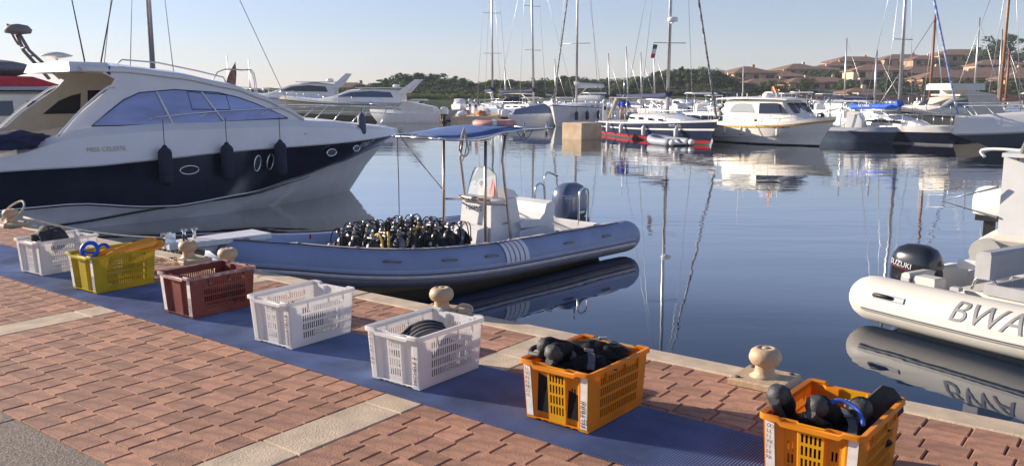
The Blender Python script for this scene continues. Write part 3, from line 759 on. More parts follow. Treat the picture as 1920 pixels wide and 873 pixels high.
# rigid hull, deck, transom
M_rh = mat('hull_gelcoat_grey', (.30, .28, .25), .5, var=.1)
hull(RB, [(-.45, .35, .35, 4.6, .3, 1.5), (-.05, .85, .3, 5.2, .45, 1.8), (.12, .95, .3, 5.4, .5, 1.9)], [0, 1], [M_rh, mat('tan_chine', (.45, .36, .22), .6)], 20, 'rigid_hull')
b = MB(); b.prism([(.35, -.9), (3.3, -.9), (4.4, -.7), (5.2, -.35), (5.2, .35), (4.4, .7), (3.3, .9), (.35, .9)], .16, .2); b.build('deck', mat('grey_deck', (.36, .37, .40), .7, var=.1, scale=6), RB)
b = MB(); b.box((.38, 0, .32), (.07, 1.7, .4), ch=.01); b.build('transom', M_console, RB)
b = MB(); b.prism([(5.75, -.22), (5.75, .22), (6.2, .2), (6.95, .13), (6.95, -.13), (6.2, -.2)], .86, .92); b.hexa([(5.8, -.14, .6), (6.6, -.06, .82), (6.6, .06, .82), (5.8, .14, .6), (5.8, -.16, .86), (6.8, -.1, .86), (6.8, .1, .86), (5.8, .16, .86)])
b.build('bow_step', M_console, RB)
for s in (-.05, .05):
    b = MB(); b.box((6.9, s, .97), (.12, .012, .12)); b.build('roller_cheek', M_steel, RB)
b = MB(); b.tube([(6.92, -.05, .97), (6.92, .05, .97)], .03, 10); b.build('anchor_roller', M_black, RB)
for q in range(2):
    b = MB(); b.tube([(6.55+.12*q, -.1, .92), (6.55+.12*q, -.1, 1.04)], .02, 8); b.tube([(6.51+.12*q, -.1, 1.03), (6.59+.12*q, -.1, 1.03)], .015, 6); b.build('mooring_cleat', M_steel, RB)
KEEP_ = set(RB.children)
# console
b = MB(); b.hexa([(2.12, -.36, .2), (2.86, -.36, .2), (2.86, .36, .2), (2.12, .36, .2), (2.30, -.34, 1.0), (2.80, -.31, .98), (2.80, .31, .98), (2.30, .34, 1.0)])
b.hexa([(2.20, -.30, 1.0), (2.50, -.30, 1.0), (2.50, .30, 1.0), (2.20, .30, 1.0), (2.28, -.28, 1.10), (2.48, -.28, 1.16), (2.48, .28, 1.16), (2.28, .28, 1.10)])
cs = b.build('console', M_console, RB)
b = MB(); b.hexa([(2.86, -.30, .2), (3.12, -.28, .2), (3.12, .28, .2), (2.86, .30, .2), (2.86, -.30, .62), (3.05, -.28, .58), (3.05, .28, .58), (2.86, .30, .62)]); b.build('front_seat', M_console, RB)
b = MB(); b.tube([(2.84, -.32, 1.0), (2.84, .32, 1.0)], .028, 6); b.box((2.845, 0, 1.0), (.02, .66, .075)); b.build('dash_rail', M_ttop, RB)
for k in (-.25, -.1, .1, .25):
    b = MB(); b.lathe([(.012, 0), (.012, .01), (.004, .014)], (2.858, k, 1.0), 8, 'x'); b.build('stud', M_steel, RB)
M_ws = mat('clear_windshield', (.75, .80, .78), .05, alpha=.45, spec=.6)
b = MB(); prof = [(-.34, 1.03), (-.33, 1.22), (-.28, 1.42), (-.1, 1.46), (.12, 1.45), (.24, 1.36), (.33, 1.03)]
for (y1, z1), (y2, z2) in zip(prof, prof[1:]):
    pass
k0 = b.add([(2.82-(z-1.0)*.35-.10*(abs(y)/.3)**2, y, z) for y, z in prof]); b.face([k0+i for i in range(len(prof))])
k0 = b.add([(2.82-(z-1.0)*.35-.10*(abs(y)/.3)**2-.005, y, z) for y, z in prof]); b.face([k0+i for i in range(len(prof))][::-1]); b.build('windshield', M_ws, RB)
b = MB(); b.tube([(2.82-(z-1.0)*.35-.10*(abs(y)/.3)**2, y, z) for y, z in prof], .007, 6, closed=True); b.build('windshield_trim', M_str, RB)
text('LOMAC', .095, mat('dark_letters', (.02, .02, .04), .5), RB, (2.830, -.20, .835), (R(85.6), 0, R(90)), .002, 'maker_lettering', align='LEFT', xs=1.0)
text('7.4', .13, mat('dark_letters', (.02, .02, .04), .5), RB, (2.70, -.16, 1.18), (R(72), 0, R(90)), .002, 'model_number')
b = MB(); b.hexa([(2.70, .18, 1.05), (2.715, .18, 1.05), (2.715, .28, 1.05), (2.70, .28, 1.05), (2.62, .17, 1.30), (2.635, .17, 1.30), (2.635, .22, 1.28), (2.62, .22, 1.28)]); b.build('red_sticker', mat('pale_red', (.65, .18, .16), .6), RB)
b = MB(); b.tube([(.13*cos(a)+0, .13*sin(a), 0) for a in [2*pi*k/16 for k in range(16)]], .012, 6, closed=True)
wh = b.build('steering_wheel', M_black, RB, (2.22, 0, .98)); wh.rotation_euler = (0, R(-55), 0)
text('LOMAC', .05, mat('dark_letters', (.02, .02, .04), .5), RB, (2.60, .352, .62), (R(90), 0, R(180)), .001, 'maker_lettering')
for c_ in [c for c in RB.children if c not in KEEP_]: c_.location.x -= .60
KEEP_ = set(RB.children)
# helm seat
b = MB(); b.prism([(1.35, .22), (2.12, .22), (2.12, .50), (1.95, .52), (1.35, .52)], -.42, .42, lambda x, y, z: (x, z, y)); b.build('seat_box', M_console, RB)
b = MB(); b.prism([(1.50, .52), (2.10, .54), (2.14, .62), (2.00, .66), (1.7, .64), (1.60, .72), (1.55, .86), (1.42, .90), (1.36, .84), (1.38, .55)], -.44, .44, lambda x, y, z: (x, z, y)); sharp(b.build('helm_seat', M_console, RB), 30)
for c_ in [c for c in RB.children if c not in KEEP_]: c_.location.x -= .42
# T-top
for s in (1, -1):
    b = MB(); b.tube([(2.46, s*.45, .2), (2.44, s*.45, 1.88)], .022, 10); b.build('frame_post', M_ttop, RB)
    b = MB(); b.tube([(1.92, s*.45, .2), (1.94, s*.45, .5), (2.11, s*.45, 1.58), (2.04, s*.45, 1.95)], .020, 10); b.build('frame_post', M_ttop, RB)
    b = MB(); b.tube([(2.45, s*.45, .98), (1.99, s*.45, .93)], .015, 8); b.build('frame_brace', M_ttop, RB)
    b = MB(); b.tube(catmull([(3.35, s*.30, 1.95), (3.28, s*.6, 1.94), (3.05, s*.72, 1.93), (2.8, s*.72, 1.93), (2.5, s*.70, 1.97), (2.2, s*.66, 2.03), (1.2, s*.60, 2.03)], 5), .018, 8); b.build('top_frame', M_steel, RB)
for x, z, hw in ((1.25, 2.03, .6), (1.5, 2.03, .62), (1.75, 2.03, .63), (2.0, 2.03, .65)):
    b = MB(); b.tube([(x, -hw, z), (x, hw, z)], .013, 6); b.build('top_crossbar', M_steel, RB)
b = MB(); b.tube([(3.35, -.3, 1.95), (3.35, .3, 1.95)], .018, 8); b.build('top_crossbar', M_steel, RB)
b = MB()
for k in range(9): b.tube([(2.0-.1*k, -.6, 2.02), (2.0-.1*k+.05, .6, 2.02)], .003, 4)
for k in range(10): b.tube(sag((2.05, -.55+.12*k, 2.02), (1.2, -.55+.12*k, 2.02), .03, 5), .003, 4)
stuff(b.build('cargo_net', M_drope, RB))
b = MB(); zs = lerpf([(1.9, 2.04), (2.3, 2.02), (2.6, 1.98), (3.0, 1.95), (3.8, 1.97)]); rs = []
for i in range(15):
    x = 1.95+(3.35-1.95)*i/14; hw = .70 if x < 2.9 else .70-.22*((x-2.9)/.45)**2
    rs.append([(x, hw*q, zs(x)+.035*(1-q*q)) for q in (-1, -.6, -.2, .2, .6, 1)])
b.rings(rs, closed=False, cap=False); 
cn = b.build('canopy', mat('blue_canvas', (.07, .14, .34), .8, var=.12, scale=4), RB, smooth=True)
so = cn.modifiers.new('solid', 'SOLIDIFY'); so.thickness = .015
for s in (1, -1):
    b = MB(); b.tube([(x, s*(.70 if x < 2.9 else .70-.22*((x-2.9)/.45)**2), zs(x)-.008) for x in [1.95+1.4*i/14 for i in range(15)]], .014, 6); b.build('canopy_hem', M_white, RB)
for x, y in ((1.72, .5), (1.22, .5), (1.72, -.5), (1.22, -.5)):
    b = MB(); b.tube([(x, y, 1.88), (x-.03, y, 2.12)], .020, 10); b.build('rod_holder', M_steel, RB)
b = MB(); b.tube(sag((1.95, .6, 2.0), (1.3, .3, 2.0), .12, 10), .006, 5); b.build('hanging_cord', M_drope, RB)
# roll bar, ladder and motor
cw = outboard(RB, .12, 0, .50, 1.0, mat('dark_blue_grey_cowl', (.10, .13, .21), .22, coat=.6, var=.08, scale=3))
cowl_text('225', .085, mat('silver_letters', (.6, .62, .66), .4), cw, .12, 0, .50, 1.0, .36, .84, 'power_number', 0., 1, 0.)
b = MB(); b.box((.02, .217, .60), (.16, .006, .035)); b.build('cowl_badge', M_alu, cw)
for y0 in (.48, -.48):
    b = MB(); b.tube(catmull([(.40, y0, .45), (.40, y0, .92), (.33, y0, 1.03), (.22, y0, 1.03), (.16, y0, .93), (.16, y0, .46)], 4), .018, 8); b.build('stern_hoop', M_steel, RB)
b = MB(); b.tube(catmull([(-.02, -.62, .45), (.02, -.62, 1.0), (-.02, -.62, 1.16), (-.12, -.62, 1.19), (-.32, -.62, 1.12)], 4), .018, 8); b.tube([(.16, -.48, .85), (0, -.62, .85)], .014, 6); b.tube([(0, -.62, .62), (-.22, -.62, .58)], .016, 6)
b.build('boarding_ladder', M_steel, RB)
# life ring on the frame
b = MB(); n = 28; rs = []
for i in range(n):
    a = 2*pi*i/n; c = Vector((cos(a), sin(a), 0)); rs.append([c*.26+(c*cos(q)*.075+Vector((0, 0, 1))*sin(q)*.055) for q in [2*pi*k/10 for k in range(10)]])
rs.append(rs[0]); b.rings(rs, cap=False)
lr = tag(empty('life_ring', W3(RB, 1.82, 0, 2.10), R(20)), 'faded pink life ring lying on the canopy frame of the blue inflatable boat', 'life ring')
b.build('ring', mat('faded_pink_red', (.55, .27, .24), .6, var=.15), lr)
for a in (-.3, 1.3, 2.9, 4.4):
    b = MB(); c = Vector((cos(a), sin(a), 0)); d_ = Vector((-sin(a), cos(a), 0))
    b.rings([[c*.26+d_*o_+(c*cos(q)*.079+Vector((0, 0, 1))*sin(q)*.059) for q in [2*pi*k/10 for k in range(10)]] for o_ in (-.03, .03)], cap=False); b.build('ring_band', M_white, lr)
b = MB(); b.tube(catmull([(0, 0, .12), (.03, .03, -.02), (.06, 0, -.2), (.0, -.03, -.26), (-.06, 0, -.18), (-.03, .03, 0), (0, 0, .1)], 5), .012, 6); b.tube(catmull([(0, .02, .05), (.035, -.02, -.1), (.01, 0, -.24), (-.03, 0, -.33)], 4), .010, 6)
tag(b.build('hanging_rope', M_rope, None, W3(RB, 3.12, .74, 1.98)), 'coil of pale rope hanging from the near edge of the blue canopy', 'rope')
# diving cylinders in two rows
M_tank = mat('black_tank', (.02, .02, .022), .4, var=.2); M_bcd = mat('black_nylon', (.012, .012, .014), .8, var=.4, scale=9, bump=.6, bscale=40); M_gtank = mat('grey_tank', (.16, .16, .17), .35, .2, var=.1)
M_hose = mat('matt_hose', (.015, .015, .016), .85, spec=.2); M_brass = mat('chromed_brass', (.35, .34, .33), .5, .8); M_yh = mat('yellow_hose', (.75, .42, .03), .5)
def tank(i, x, y, yellow, grey, label):
    t = empty('diving_cylinder', W3(RB, x, y, .2), R(random.uniform(0, 360)))
    b = MB(); b.lathe([(.05, 0), (.085, .02), (.088, .06), (.088, .44), (.075, .50), (.045, .535), (.02, .55), (.018, .57)], n=14); b.build('tank', M_gtank if grey else M_tank, t)
    b = MB(); b.lathe([(.022, .565), (.022, .60), (.01, .605)], n=8); b.tube([(-.06, 0, .59), (.06, 0, .59)], .016, 8); b.lathe([(.024, 0), (.024, .03)], (.06, 0, .59), 8, 'x'); b.build('valve', M_brass, t)
    b = MB(); b.blob((0, .085, .27), (.13, .06, .2), i, .3, 2, 14)
    if not grey: b.blob((0, -.03, .3), (.12, .11, .17), i+9, .25, 2, 14); 
    b.build('jacket', M_bcd, t)
    b = MB(); b.tube(catmull([(0, 0, .62), (.06, .05, .655), (.12, .08, .58), (.13, .1, .42), (.08, .12, .35)], 4), .009, 6); b.tube(catmull([(0, 0, .62), (-.07, .03, .645), (-.12, .0, .55), (-.12, .06, .4)], 4), .008, 6)
    b.tube(catmull([(0, .02, .60), (.02, .10, .635), (-.05, .15, .55), (-.04, .15, .35)], 4), .008, 6)
    b.build('hose', M_hose, t)
    b = MB(); b.lathe([(.02, 0), (.032, .012), (.03, .03), (.01, .036)], (.13, .1, .42), 10, 'y'); b.build('second_stage', M_ltgrey if i % 2 else M_brass, t)
    b = MB(); b.lathe([(.028, 0), (.028, .02)], (-.04, .15, .36), 10, 'y'); b.build('pressure_gauge', M_ltgrey, t); b = MB(); b.blob((0, 0, .63), (.035, .03, .03), i, .3, 2, 8); b.build('first_stage', M_brass, t)
    if yellow: b = MB(); b.tube(catmull([(.02, 0, .62), (.12, -.06, .66), (.17, -.10, .50), (.16, -.1, .28)], 4), .014, 6); b.build('yellow_hose', M_yh, t)
    t.scale = (1, 1, .92); return tag(t, label, 'diving cylinder', 'diving cylinders standing in the blue inflatable boat')
i = 0
for r_, yy in enumerate((.52, .22, -.12, -.45)):
    for k in range(8 if r_ < 3 else 6):
        x = 3.0+.215*k+(.06 if r_ % 2 else 0)
        if abs(yy) > 1.25-.27*(max(0, x-3.0))+.05: continue
        yel = (r_ == 0 and k in (3, 6)) or (r_ == 0 and k == 7); gr = (r_ == 0 and k in (0, 5))
        lab = 'black diving cylinder in the %s row from the near tube, %s from the console' % (['', 'second', 'third', 'fourth'][r_], ['first', 'second', 'third', 'fourth', 'fifth', 'sixth', 'seventh', 'eighth'][k])
        if r_ == 0: lab = ['grey diving cylinder nearest the white console, in the row along the near tube', 'black diving cylinder second from the white console, along the near tube', 'black diving cylinder third from the console, along the near tube',
            'diving cylinder with a yellow hose in the middle of the near row', 'black diving cylinder forward of the one with the middle yellow hose', 'grey diving cylinder in the forward half of the near row', 'diving cylinder with a yellow hose, last but one before the bow', 'foremost diving cylinder of the near row with a yellow hose'][k]
        tank(i, x, yy, yel, gr, lab); i += 1
line('mooring_rope', sag(W3(RB, 6.92, 0, .98), qw(-4.3, -.15, .14), .06), .013, M_rope, 'pale rope from the blue inflatable boat bow to the left quay end')
line('mooring_rope', catmull([W3(RB, 6.7, .1, .9), qw(-1.1, -.1, .25), qw(-1.02, -.13, .13)]), .010, M_drope, 'dark rope from the inflatable boat bow down to the bollard by the yellow crate')
b = MB()
for k in range(7):
    c = Vector((6.85-.05*(k % 4), -.19+.02*k, .80-.045*k)); b.tube([c+Vector((.05*cos(a), .02*cos(a*2), .12*sin(a))) for a in [2*pi*q/14 for q in range(14)]], .011, 6, closed=True)
tag(b.build('rope_bundle', mat('black_white_rope', (.6, .58, .55), .8, col2=(.03, .03, .03), scale=40), None, RB.location, RB.rotation_euler.z), 'bundle of black and white flecked rope hanging at the white bow step', 'rope')
b = MB(); b.tube(sag(W3(RB, 2.44, -.45, 1.5), W3(RB, 4.6, .1, 2.35), 0, 2), .008, 5)

# ================================================================ the dark hulled motor yacht
YB = tag(empty('motor_yacht', (-10.977, 15.664, WZ), R(46.5)), 'large white and navy hardtop motor yacht moored left of the blue inflatable boat', 'motor yacht')
M_yg = mat('yacht_gelcoat', (.78, .75, .71), .25, var=.03, scale=2, coat=.25)
M_yb = mat('yacht_bottom_white', (.78, .75, .70), .3, var=.05, scale=2, stain=.3, stc=(.3, .29, .27))
M_yblue = mat('blue_tinted_window', (.30, .35, .58), .08, var=.25, scale=1.1, spec=.8, streak=(.6, 1, 2))  # lighter streaks put reflections into the tinted glass colour
chine = lerpf([(0, .50), (2.3, .52), (3.6, .34), (4.2, .30), (5.9, .43), (7.1, .65), (8.4, .87), (10.5, 1.16), (11.5, 1.34)])
sheer = lerpf([(0, 1.15), (1.3, 1.20), (2.5, 1.20), (3.75, 1.25), (5.1, 1.32), (6.5, 1.36), (8.1, 1.37), (11.5, 1.42)])
up1 = lerpf([(0, 1.3), (1.3, 1.45), (2.4, 1.74), (4, 1.80), (6.7, 1.80), (8.2, 1.72), (9.6, 1.62), (11.5, 1.46)])
up2 = lerpf([(0, 1.32), (1.3, 1.50), (2.4, 1.88), (4, 1.93), (6.7, 1.95), (8.2, 1.87), (9.6, 1.72), (10.6, 1.62), (11.45, 1.48)])
top = hull(YB, [(-.4, 1.1, .1, 9.0, .4, 1.5), (0, 1.62, 0, 9.75, .5, 1.7), (lambda x: chine(x)*.55, 1.70, 0, 10.3, .5, 1.8), (lambda x: chine(x)-.05, 1.80, 0, 10.9, .5, 1.9), (lambda x: chine(x)-.02, 1.83, 0, 10.95, .5, 1.9),
    (chine, 1.82, 0, 11.0, .52, 1.9), (lambda x: (chine(x)+sheer(x))/2, 1.90, 0, 11.3, .54, 2.0), (lambda x: sheer(x)-.015, 1.95, 0, 11.48, .56, 2.1), (lambda x: sheer(x)+.012, 1.97, 0, 11.5, .56, 2.1), (up1, 1.86, 0, 11.5, .56, 2.1), (up2, 1.66, 0, 11.46, .56, 2.1)],
    [0, 0, 0, 3, 2, 1, 1, 2, 2, 2], [M_yb, M_navy, M_yg, M_black], 40, 'hull')
b = MB(); sel = [p for p in top if p[0] > 6.0]; ks = [b.add([(x, -y, z), (x, -y*.6, z+.05), (x, 0, z+.07), (x, y*.6, z+.05), (x, y, z)]) for x, y, z in sel]
for a, c in zip(ks, ks[1:]):
    for q in range(4): b.face((a+q, c+q, c+q+1, a+q+1), True)
b.build('foredeck', M_yg, YB)
b = MB(); b.box((3.2, 0, .95), (5.6, 3.3, .05)); b.build('cockpit_sole', M_ltgrey, YB)
b = MB(); b.box((-.55, 0, .35), (1.2, 3.2, .14), ch=.02); b.build('swim_platform', M_yg, YB)
spr_ = lerpf([(.4, .02), (2.2, .14), (3.9, .27), (5.9, .36), (7.1, .55), (8.4, .76), (9.6, .98)]); P0 = []
for k in range(24):
    x = .5+9.3*k/23; q = max(0, (x/10.6-.5)/.5); hbq = 1.80*(1-q**1.85)*(.90+.10*min(1, x/2.6)) if x/10.6 > .5 else 1.78*(.90+.10*min(1, x/2.6)); P0.append((x, hbq, spr_(x)))
for sg in (1, -1):
    b = MB(); b.tube([(x, sg*h_, z) for x, h_, z in P0], .022, 6); b.build('spray_rail', M_black, YB)
def yy(x, z): return 1.62-.30*(z-1.9)
M_ybg = mat('bounce_warmed_gelcoat', (.50, .46, .38), .4, var=.04)  # bounced warm light put into the colour of the inner face
SP = [(2.0, 1.62), (2.54, 2.14), (3.2, 2.62), (3.35, 2.80), (3.1, 2.94), (4.0, 2.96), (4.64, 2.87), (5.3, 2.77), (5.82, 2.64), (6.45, 2.42), (6.95, 2.17), (7.35, 1.93), (6, 1.88), (3.9, 1.86)]
for sg in (1, -1):
    b = MB(); n = len(SP)
    k = b.add([(x, sg*yy(x, z), z) for x, z in SP]); b.add([(x, sg*(yy(x, z)-.05), z) for x, z in SP])
    f = [k+i for i in range(n)]; g = [k+n+i for i in range(n)]
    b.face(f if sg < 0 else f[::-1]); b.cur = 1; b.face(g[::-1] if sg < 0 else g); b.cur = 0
    for i in range(n): j = (i+1) % n; b.face((k+i, k+n+i, k+n+j, k+j) if sg > 0 else (k+j, k+n+j, k+n+i, k+i))
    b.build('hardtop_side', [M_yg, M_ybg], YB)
    b = MB(); b.tube(catmull([(2.08, sg*(yy(2, 1.7)+.06), 1.76), (2.54, sg*(yy(2.5, 2.1)+.06), 2.20), (3.12, sg*(yy(3.1, 2.6)+.05), 2.63), (3.30, sg*(yy(3.1, 2.6)+.02), 2.65)], 4), .022, 8); b.build('grab_rail', M_white, YB)
roofz = lerpf([(1.9, 2.99), (2.3, 3.02), (3.56, 3.0), (4.64, 2.89), (5.82, 2.67), (6.45, 2.45), (7.0, 2.2), (7.36, 1.98)])
b = MB(); rs = []
for i in range(34):
    x = 2.75+(7.36-2.75)*i/33; z = roofz(x)-.03; hw = yy(x, z)+.03; rs.append([(x, hw*q, z+.13*(1-abs(q)**2.2)*min(1,(7.6-x)/1.2)-(.05 if abs(q) == 1 else 0)) for q in (-1, -.97, -.85, -.6, -.3, 0, .3, .6, .85, .97, 1)])
b.rings(rs, closed=False, cap=False); ro = b.build('hardtop_roof', M_yg, YB, smooth=True); so = ro.modifiers.new('s', 'SOLIDIFY'); so.thickness = .05; so.offset = -1
b = MB(); rs = []
for i in range(10):
    x = 6.0+(7.2-6.0)*i/9; z = roofz(x)-.03; hw = yy(x, z)+.03; rs.append([(x, hw*q, z+.13*(1-abs(q)**2.2)*min(1,(7.6-x)/1.2)+.012) for q in (-.8, -.6, -.3, 0, .3, .6, .8)])
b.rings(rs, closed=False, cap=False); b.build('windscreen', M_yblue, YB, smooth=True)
WN = [(2.73, 1.92), (3.08, 2.17), (3.42, 2.40), (3.76, 2.54), (4.48, 2.60), (5.41, 2.54), (5.85, 2.44), (6.2, 2.32), (6.62, 2.14), (6.98, 1.97), (6.2, 1.95), (5.25, 1.93), (3.89, 1.91)]
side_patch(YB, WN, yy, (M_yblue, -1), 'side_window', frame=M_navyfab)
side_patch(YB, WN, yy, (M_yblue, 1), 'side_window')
for xa, za, xb, zb in ((4.10, 2.56, 4.30, 1.93), (5.05, 2.55, 5.42, 1.94)):
    b = MB(); b.tube([(xa, -yy(xa, za)-.03, za), (xb, -yy(xb, zb)-.03, zb)], .022, 6); b.build('window_bar', M_white, YB)
for poly in ([(4.75, 2.56), (4.78, 2.20), (5.62, 2.18), (5.60, 2.49)],):
    b = MB(); b.tube([(x, -yy(x, z)-.018, z) for x, z in poly], .008, 5, closed=True); b.build('sliding_pane_frame', M_navyfab, YB)
for poly in ([(2.93, 2.08), (3.25, 2.36), (3.5, 2.47), (3.70, 2.52), (3.70, 2.08)], [(3.84, 2.58), (4.62, 2.60), (4.3, 2.35), (3.86, 2.12)]):
    b = MB(); k = b.add([(x, yy(x, z)-.062, z) for x, z in poly]); b.face([k+i for i in range(len(poly))]); b.build('quarter_window', M_dark, YB)
b = MB()
b.tube([(3.5, -1.1, 3.1), (3.6, -1.12, 3.18), (4.3, -1.12, 3.14), (5.2, -1.1, 2.98), (5.75, -1.1, 2.86), (5.8, -1.1, 2.76)], .016, 6); b.build('roof_rail', M_steel, YB)
b = MB(); b.tube(sag((3.25, -1.25, 2.95), (3.3, -1.29, 2.95), 0, 2), .09, 14); b.build('horn', M_navyfab, YB)
for bx, by, bz, tx, tz in ((3.32, 0, 3.1, 3.0, 5.6), (3.62, 0, 3.1, 4.25, 5.6)):
    b = MB(); b.tube([(bx, by, bz), (tx, by, tz)], [.016, .007], 6); b.build('antenna', M_drope, YB)
b = MB(); b.lathe([(.03, 3.1), (.03, 3.22), (.06, 3.22), (.30, 3.27), (.31, 3.29), (.12, 3.35), (.02, 3.36)], (2.95, .5, 0), 20); b.build('radar_dish', M_yg, YB)
b = MB(); b.hexa([(2.55, -1.25, 2.94), (3.4, -1.25, 2.98), (3.4, 1.25, 2.98), (2.55, 1.25, 2.94), (2.6, -1.1, 3.12), (3.3, -1.1, 3.12), (3.3, 1.1, 3.12), (2.6, 1.1, 3.12)]); b.build('roof_fairing', M_yg, YB)
def bowy(x): 
    for (x0, y0, z0), (x1, y1, z1) in zip(top, top[1:]):
        if x0 <= x <= x1: return y0+(y1-y0)*(x-x0)/(x1-x0+1e-9), z0
    return .05, 1.45
for sg in (-1, 1):
    xs_ = [3.95, 5.1, 6.6, 7.8, 8.8, 9.8, 10.7, 11.3]; tp = [(x, sg*max(.10, bowy(x)[0]*.96), z) for x, z in zip(xs_, [2.06, 2.14, 2.2, 2.22, 2.22, 2.2, 2.15, 2.10])]
    tp.append((11.55, 0, 2.05))
    pst = [(tp[i], (tp[i][0]-.42, sg*bowy(tp[i][0]-.42)[0]*.93, up2(tp[i][0]-.42)+.0)) for i in (0, 1, 2, 3, 4, 5, 6)]
    rail(YB, tp, .013, None, pst)
    b = MB(); b.tube([(x, y_, z-.16) for x, y_, z in tp[3:8]], .006, 5); b.build('lower_rail', M_steel, YB)
def yh(x, z): return 1.95-.10*max(0, (1.4-z)/.9)-(0 if x < 6.44 else 1.95*((x-6.44)/5.06)**2.1)
def porthole(x, z, rx, rz, rot=0.):
    for sg in (-1, 1):
        sl = (yh(x+.1, z)-yh(x-.1, z))/.2
        ring = []
        for k in range(20):
            a = 2*pi*k/20; u_, v_ = rx*cos(a), rz*sin(a); u2, v2 = u_*cos(rot)-v_*sin(rot), u_*sin(rot)+v_*cos(rot); ring.append((x+u2, sg*(yh(x, z)+sl*u2+.012+.10/.9*v2), z+v2))
        b = MB(); b.tube(ring, .016, 6, closed=True); o = b.build('porthole', M_steel, YB)
        b = MB(); k = b.add(ring); b.face([k+i for i in range(20)]); b.build('pane', M_dark, o)
for x, z, rx, rz, ro_ in ((4.46, 1.0, .20, .085, 0), (5.99, 1.04, .075, .17, -.15), (6.30, 1.05, .075, .17, -.15), (8.0, 1.16, .155, .08, 0), (8.9, 1.20, .13, .07, 0)): porthole(x, z, rx, rz, ro_)
sl = (yh(10.4, 1.25)-yh(9.6, 1.25))/.8
hull_text('SPIRIT', .23, mat('white_letters', (.8, .8, .8), .5), YB, 9.12, 1.16, 'bow_lettering', .06, .25)
hull_text('MISS CELESTE', .12, mat('gold_letters', (.5, .38, .22), .5), YB, 2.5, 1.46, 'side_lettering')
text('T T', .06, mat('dark_letters', (.02, .02, .04), .5), YB, (7.2, -1.90, 1.60), (R(76), 0, R(8)), .002, 'side_lettering')
b = MB(); b.blob((.2, -1.7, 1.52), (.5, .28, .16), 4, .3, 2, 20); b.build('dark_cover', M_navyfab, YB, (1.2, .1, .18))
FN = mat('navy_fender_sock', (.02, .025, .05), .85, var=.2, scale=20)
gF = 'navy fenders on the motor yacht'
for x, lab in ((3.88, 'navy fender on the yacht side nearest the stern, left of the oval porthole'), (5.19, 'navy fender between the oval and the paired portholes of the yacht'), (6.44, 'navy fender right of the paired portholes of the yacht')):
    fender(W3(YB, x, -2.12, 1.12), .62, .13, FN, lab, gF, .5)
fender(W3(YB, 9.25, -1.28, 1.75), .42, .105, mat('blue_grey_fender', (.06, .08, .14), .5), 'blue grey fender hanging from the bow rail of the navy yacht', gF, .12)
fender(W3(YB, 8.4, 1.45, 1.95), .4, .12, mat('blue_grey_fender', (.06, .08, .14), .5), 'blue grey fender on the far side rail of the navy yacht', gF, .1)
line('mooring_rope', sag(W3(YB, 11.4, -.05, 1.40), W3(RB, 2.46, -.43, 1.1), .02), .010, M_drope, 'dark rope slanting from the yacht bow down to the console of the inflatable boat')
line('mooring_rope', [W3(YB, 11.35, -.05, 1.40), W3(YB, 11.37, -.05, -.15)], .012, M_drope, 'dark rope dropping straight down from the yacht bow into the water')
b = MB(); b.blob((0, 0, 0), (.14, .14, .12), 1, .3, 2, 10); b.tube([(.1*cos(a), .1*sin(a), .03*a) for a in [k*.5 for k in range(20)]], .012, 5)
tag(b.build('anchor_tackle', M_rope, None, W3(YB, 11.5, 0, 1.42)), 'anchor tackle with bits of pale rope on the tip of the yacht bow', 'anchor')

# ================================================================ the white inflatable at the right edge
BW = tag(empty('inflatable_boat', (3.76+.857*1.0, 9.58+.515*1.0, WZ), R(-59.1)), 'white inflatable boat with grey seat and large grey letters, cut by the right picture edge', 'inflatable boat')
M_bwt = mat('ivory_hypalon', (.62, .59, .52), .5, var=.04, scale=2, bump=.06, bscale=6)
hb = [(.22, -.74, .29), (1.0, -.75, .29), (2.0, -.75, .30), (3.0, -.70, .34), (3.7, -.45, .42), (4.05, -.2, .48)]
hb = [(x, y_, z) for x, y_, z in hb]; Pb = tpath(hb+[(4.12, 0, .5)]+[(x, -y_, z) for x, y_, z in hb[::-1]], 6); NB = len(Pb)-1
rfb = lambda i: .255; b = MB(); rs = []
for i in range(NB+1):
    o, u = tframe(Pb, i); rs.append([Pb[i]+(o*cos(a)+u*sin(a))*.255 for a in [2*pi*k/28 for k in range(28)]])
b.rings(dome(rs, Pb, 0, 1)[::-1]+rs+dome(rs, Pb, -1, -2)); b.build('tube', M_bwt, BW, smooth=True)
o0, _ = tframe(Pb, 5); OB = 1 if o0.y < 0 else -1
tstrip(BW, Pb, rfb, -22, -4, .02, mat('pale_grey_strake', (.5, .49, .46), .5), 'rubbing_strake', 0, NB, sg=OB)
tstrip(BW, Pb, rfb, -14, -12, .028, M_black, 'strake_line', 0, NB, sg=OB)
def wrap_text(body, size, m, par, path, r_, x0, a0, sg, shear, name, dr=.008, rev=False):
    o = text(body, size, m, par, (0, 0, 0), (0, 0, 0), 0, name, shear)
    bm = bmesh.new(); bm.from_mesh(o.data)
    for k in range(1, 14):
        bmesh.ops.bisect_plane(bm, geom=bm.verts[:]+bm.edges[:]+bm.faces[:], plane_co=(0, k*size/12, 0), plane_no=(0, 1, 0))
    for v in bm.verts:
        X = x0+v.co.x; a = R(a0)+v.co.y/r_
        i = [j for j in range(len(path)//2) if path[j].x <= X]; i = i[-1] if i else 0
        f = (X-path[i].x)/(path[i+1].x-path[i].x); c = path[i].lerp(path[i+1], f); ou, u = tframe(path, i, sg)
        v.co = c+(ou*cos(a)+u*sin(a))*(r_+dr)
    bm.to_mesh(o.data); bm.free(); return o
wrap_text('BWA', .33, mat('grey_letters', (.20, .20, .21), .6), BW, Pb, .255, 1.22, 6, OB, .25, 'maker_lettering')
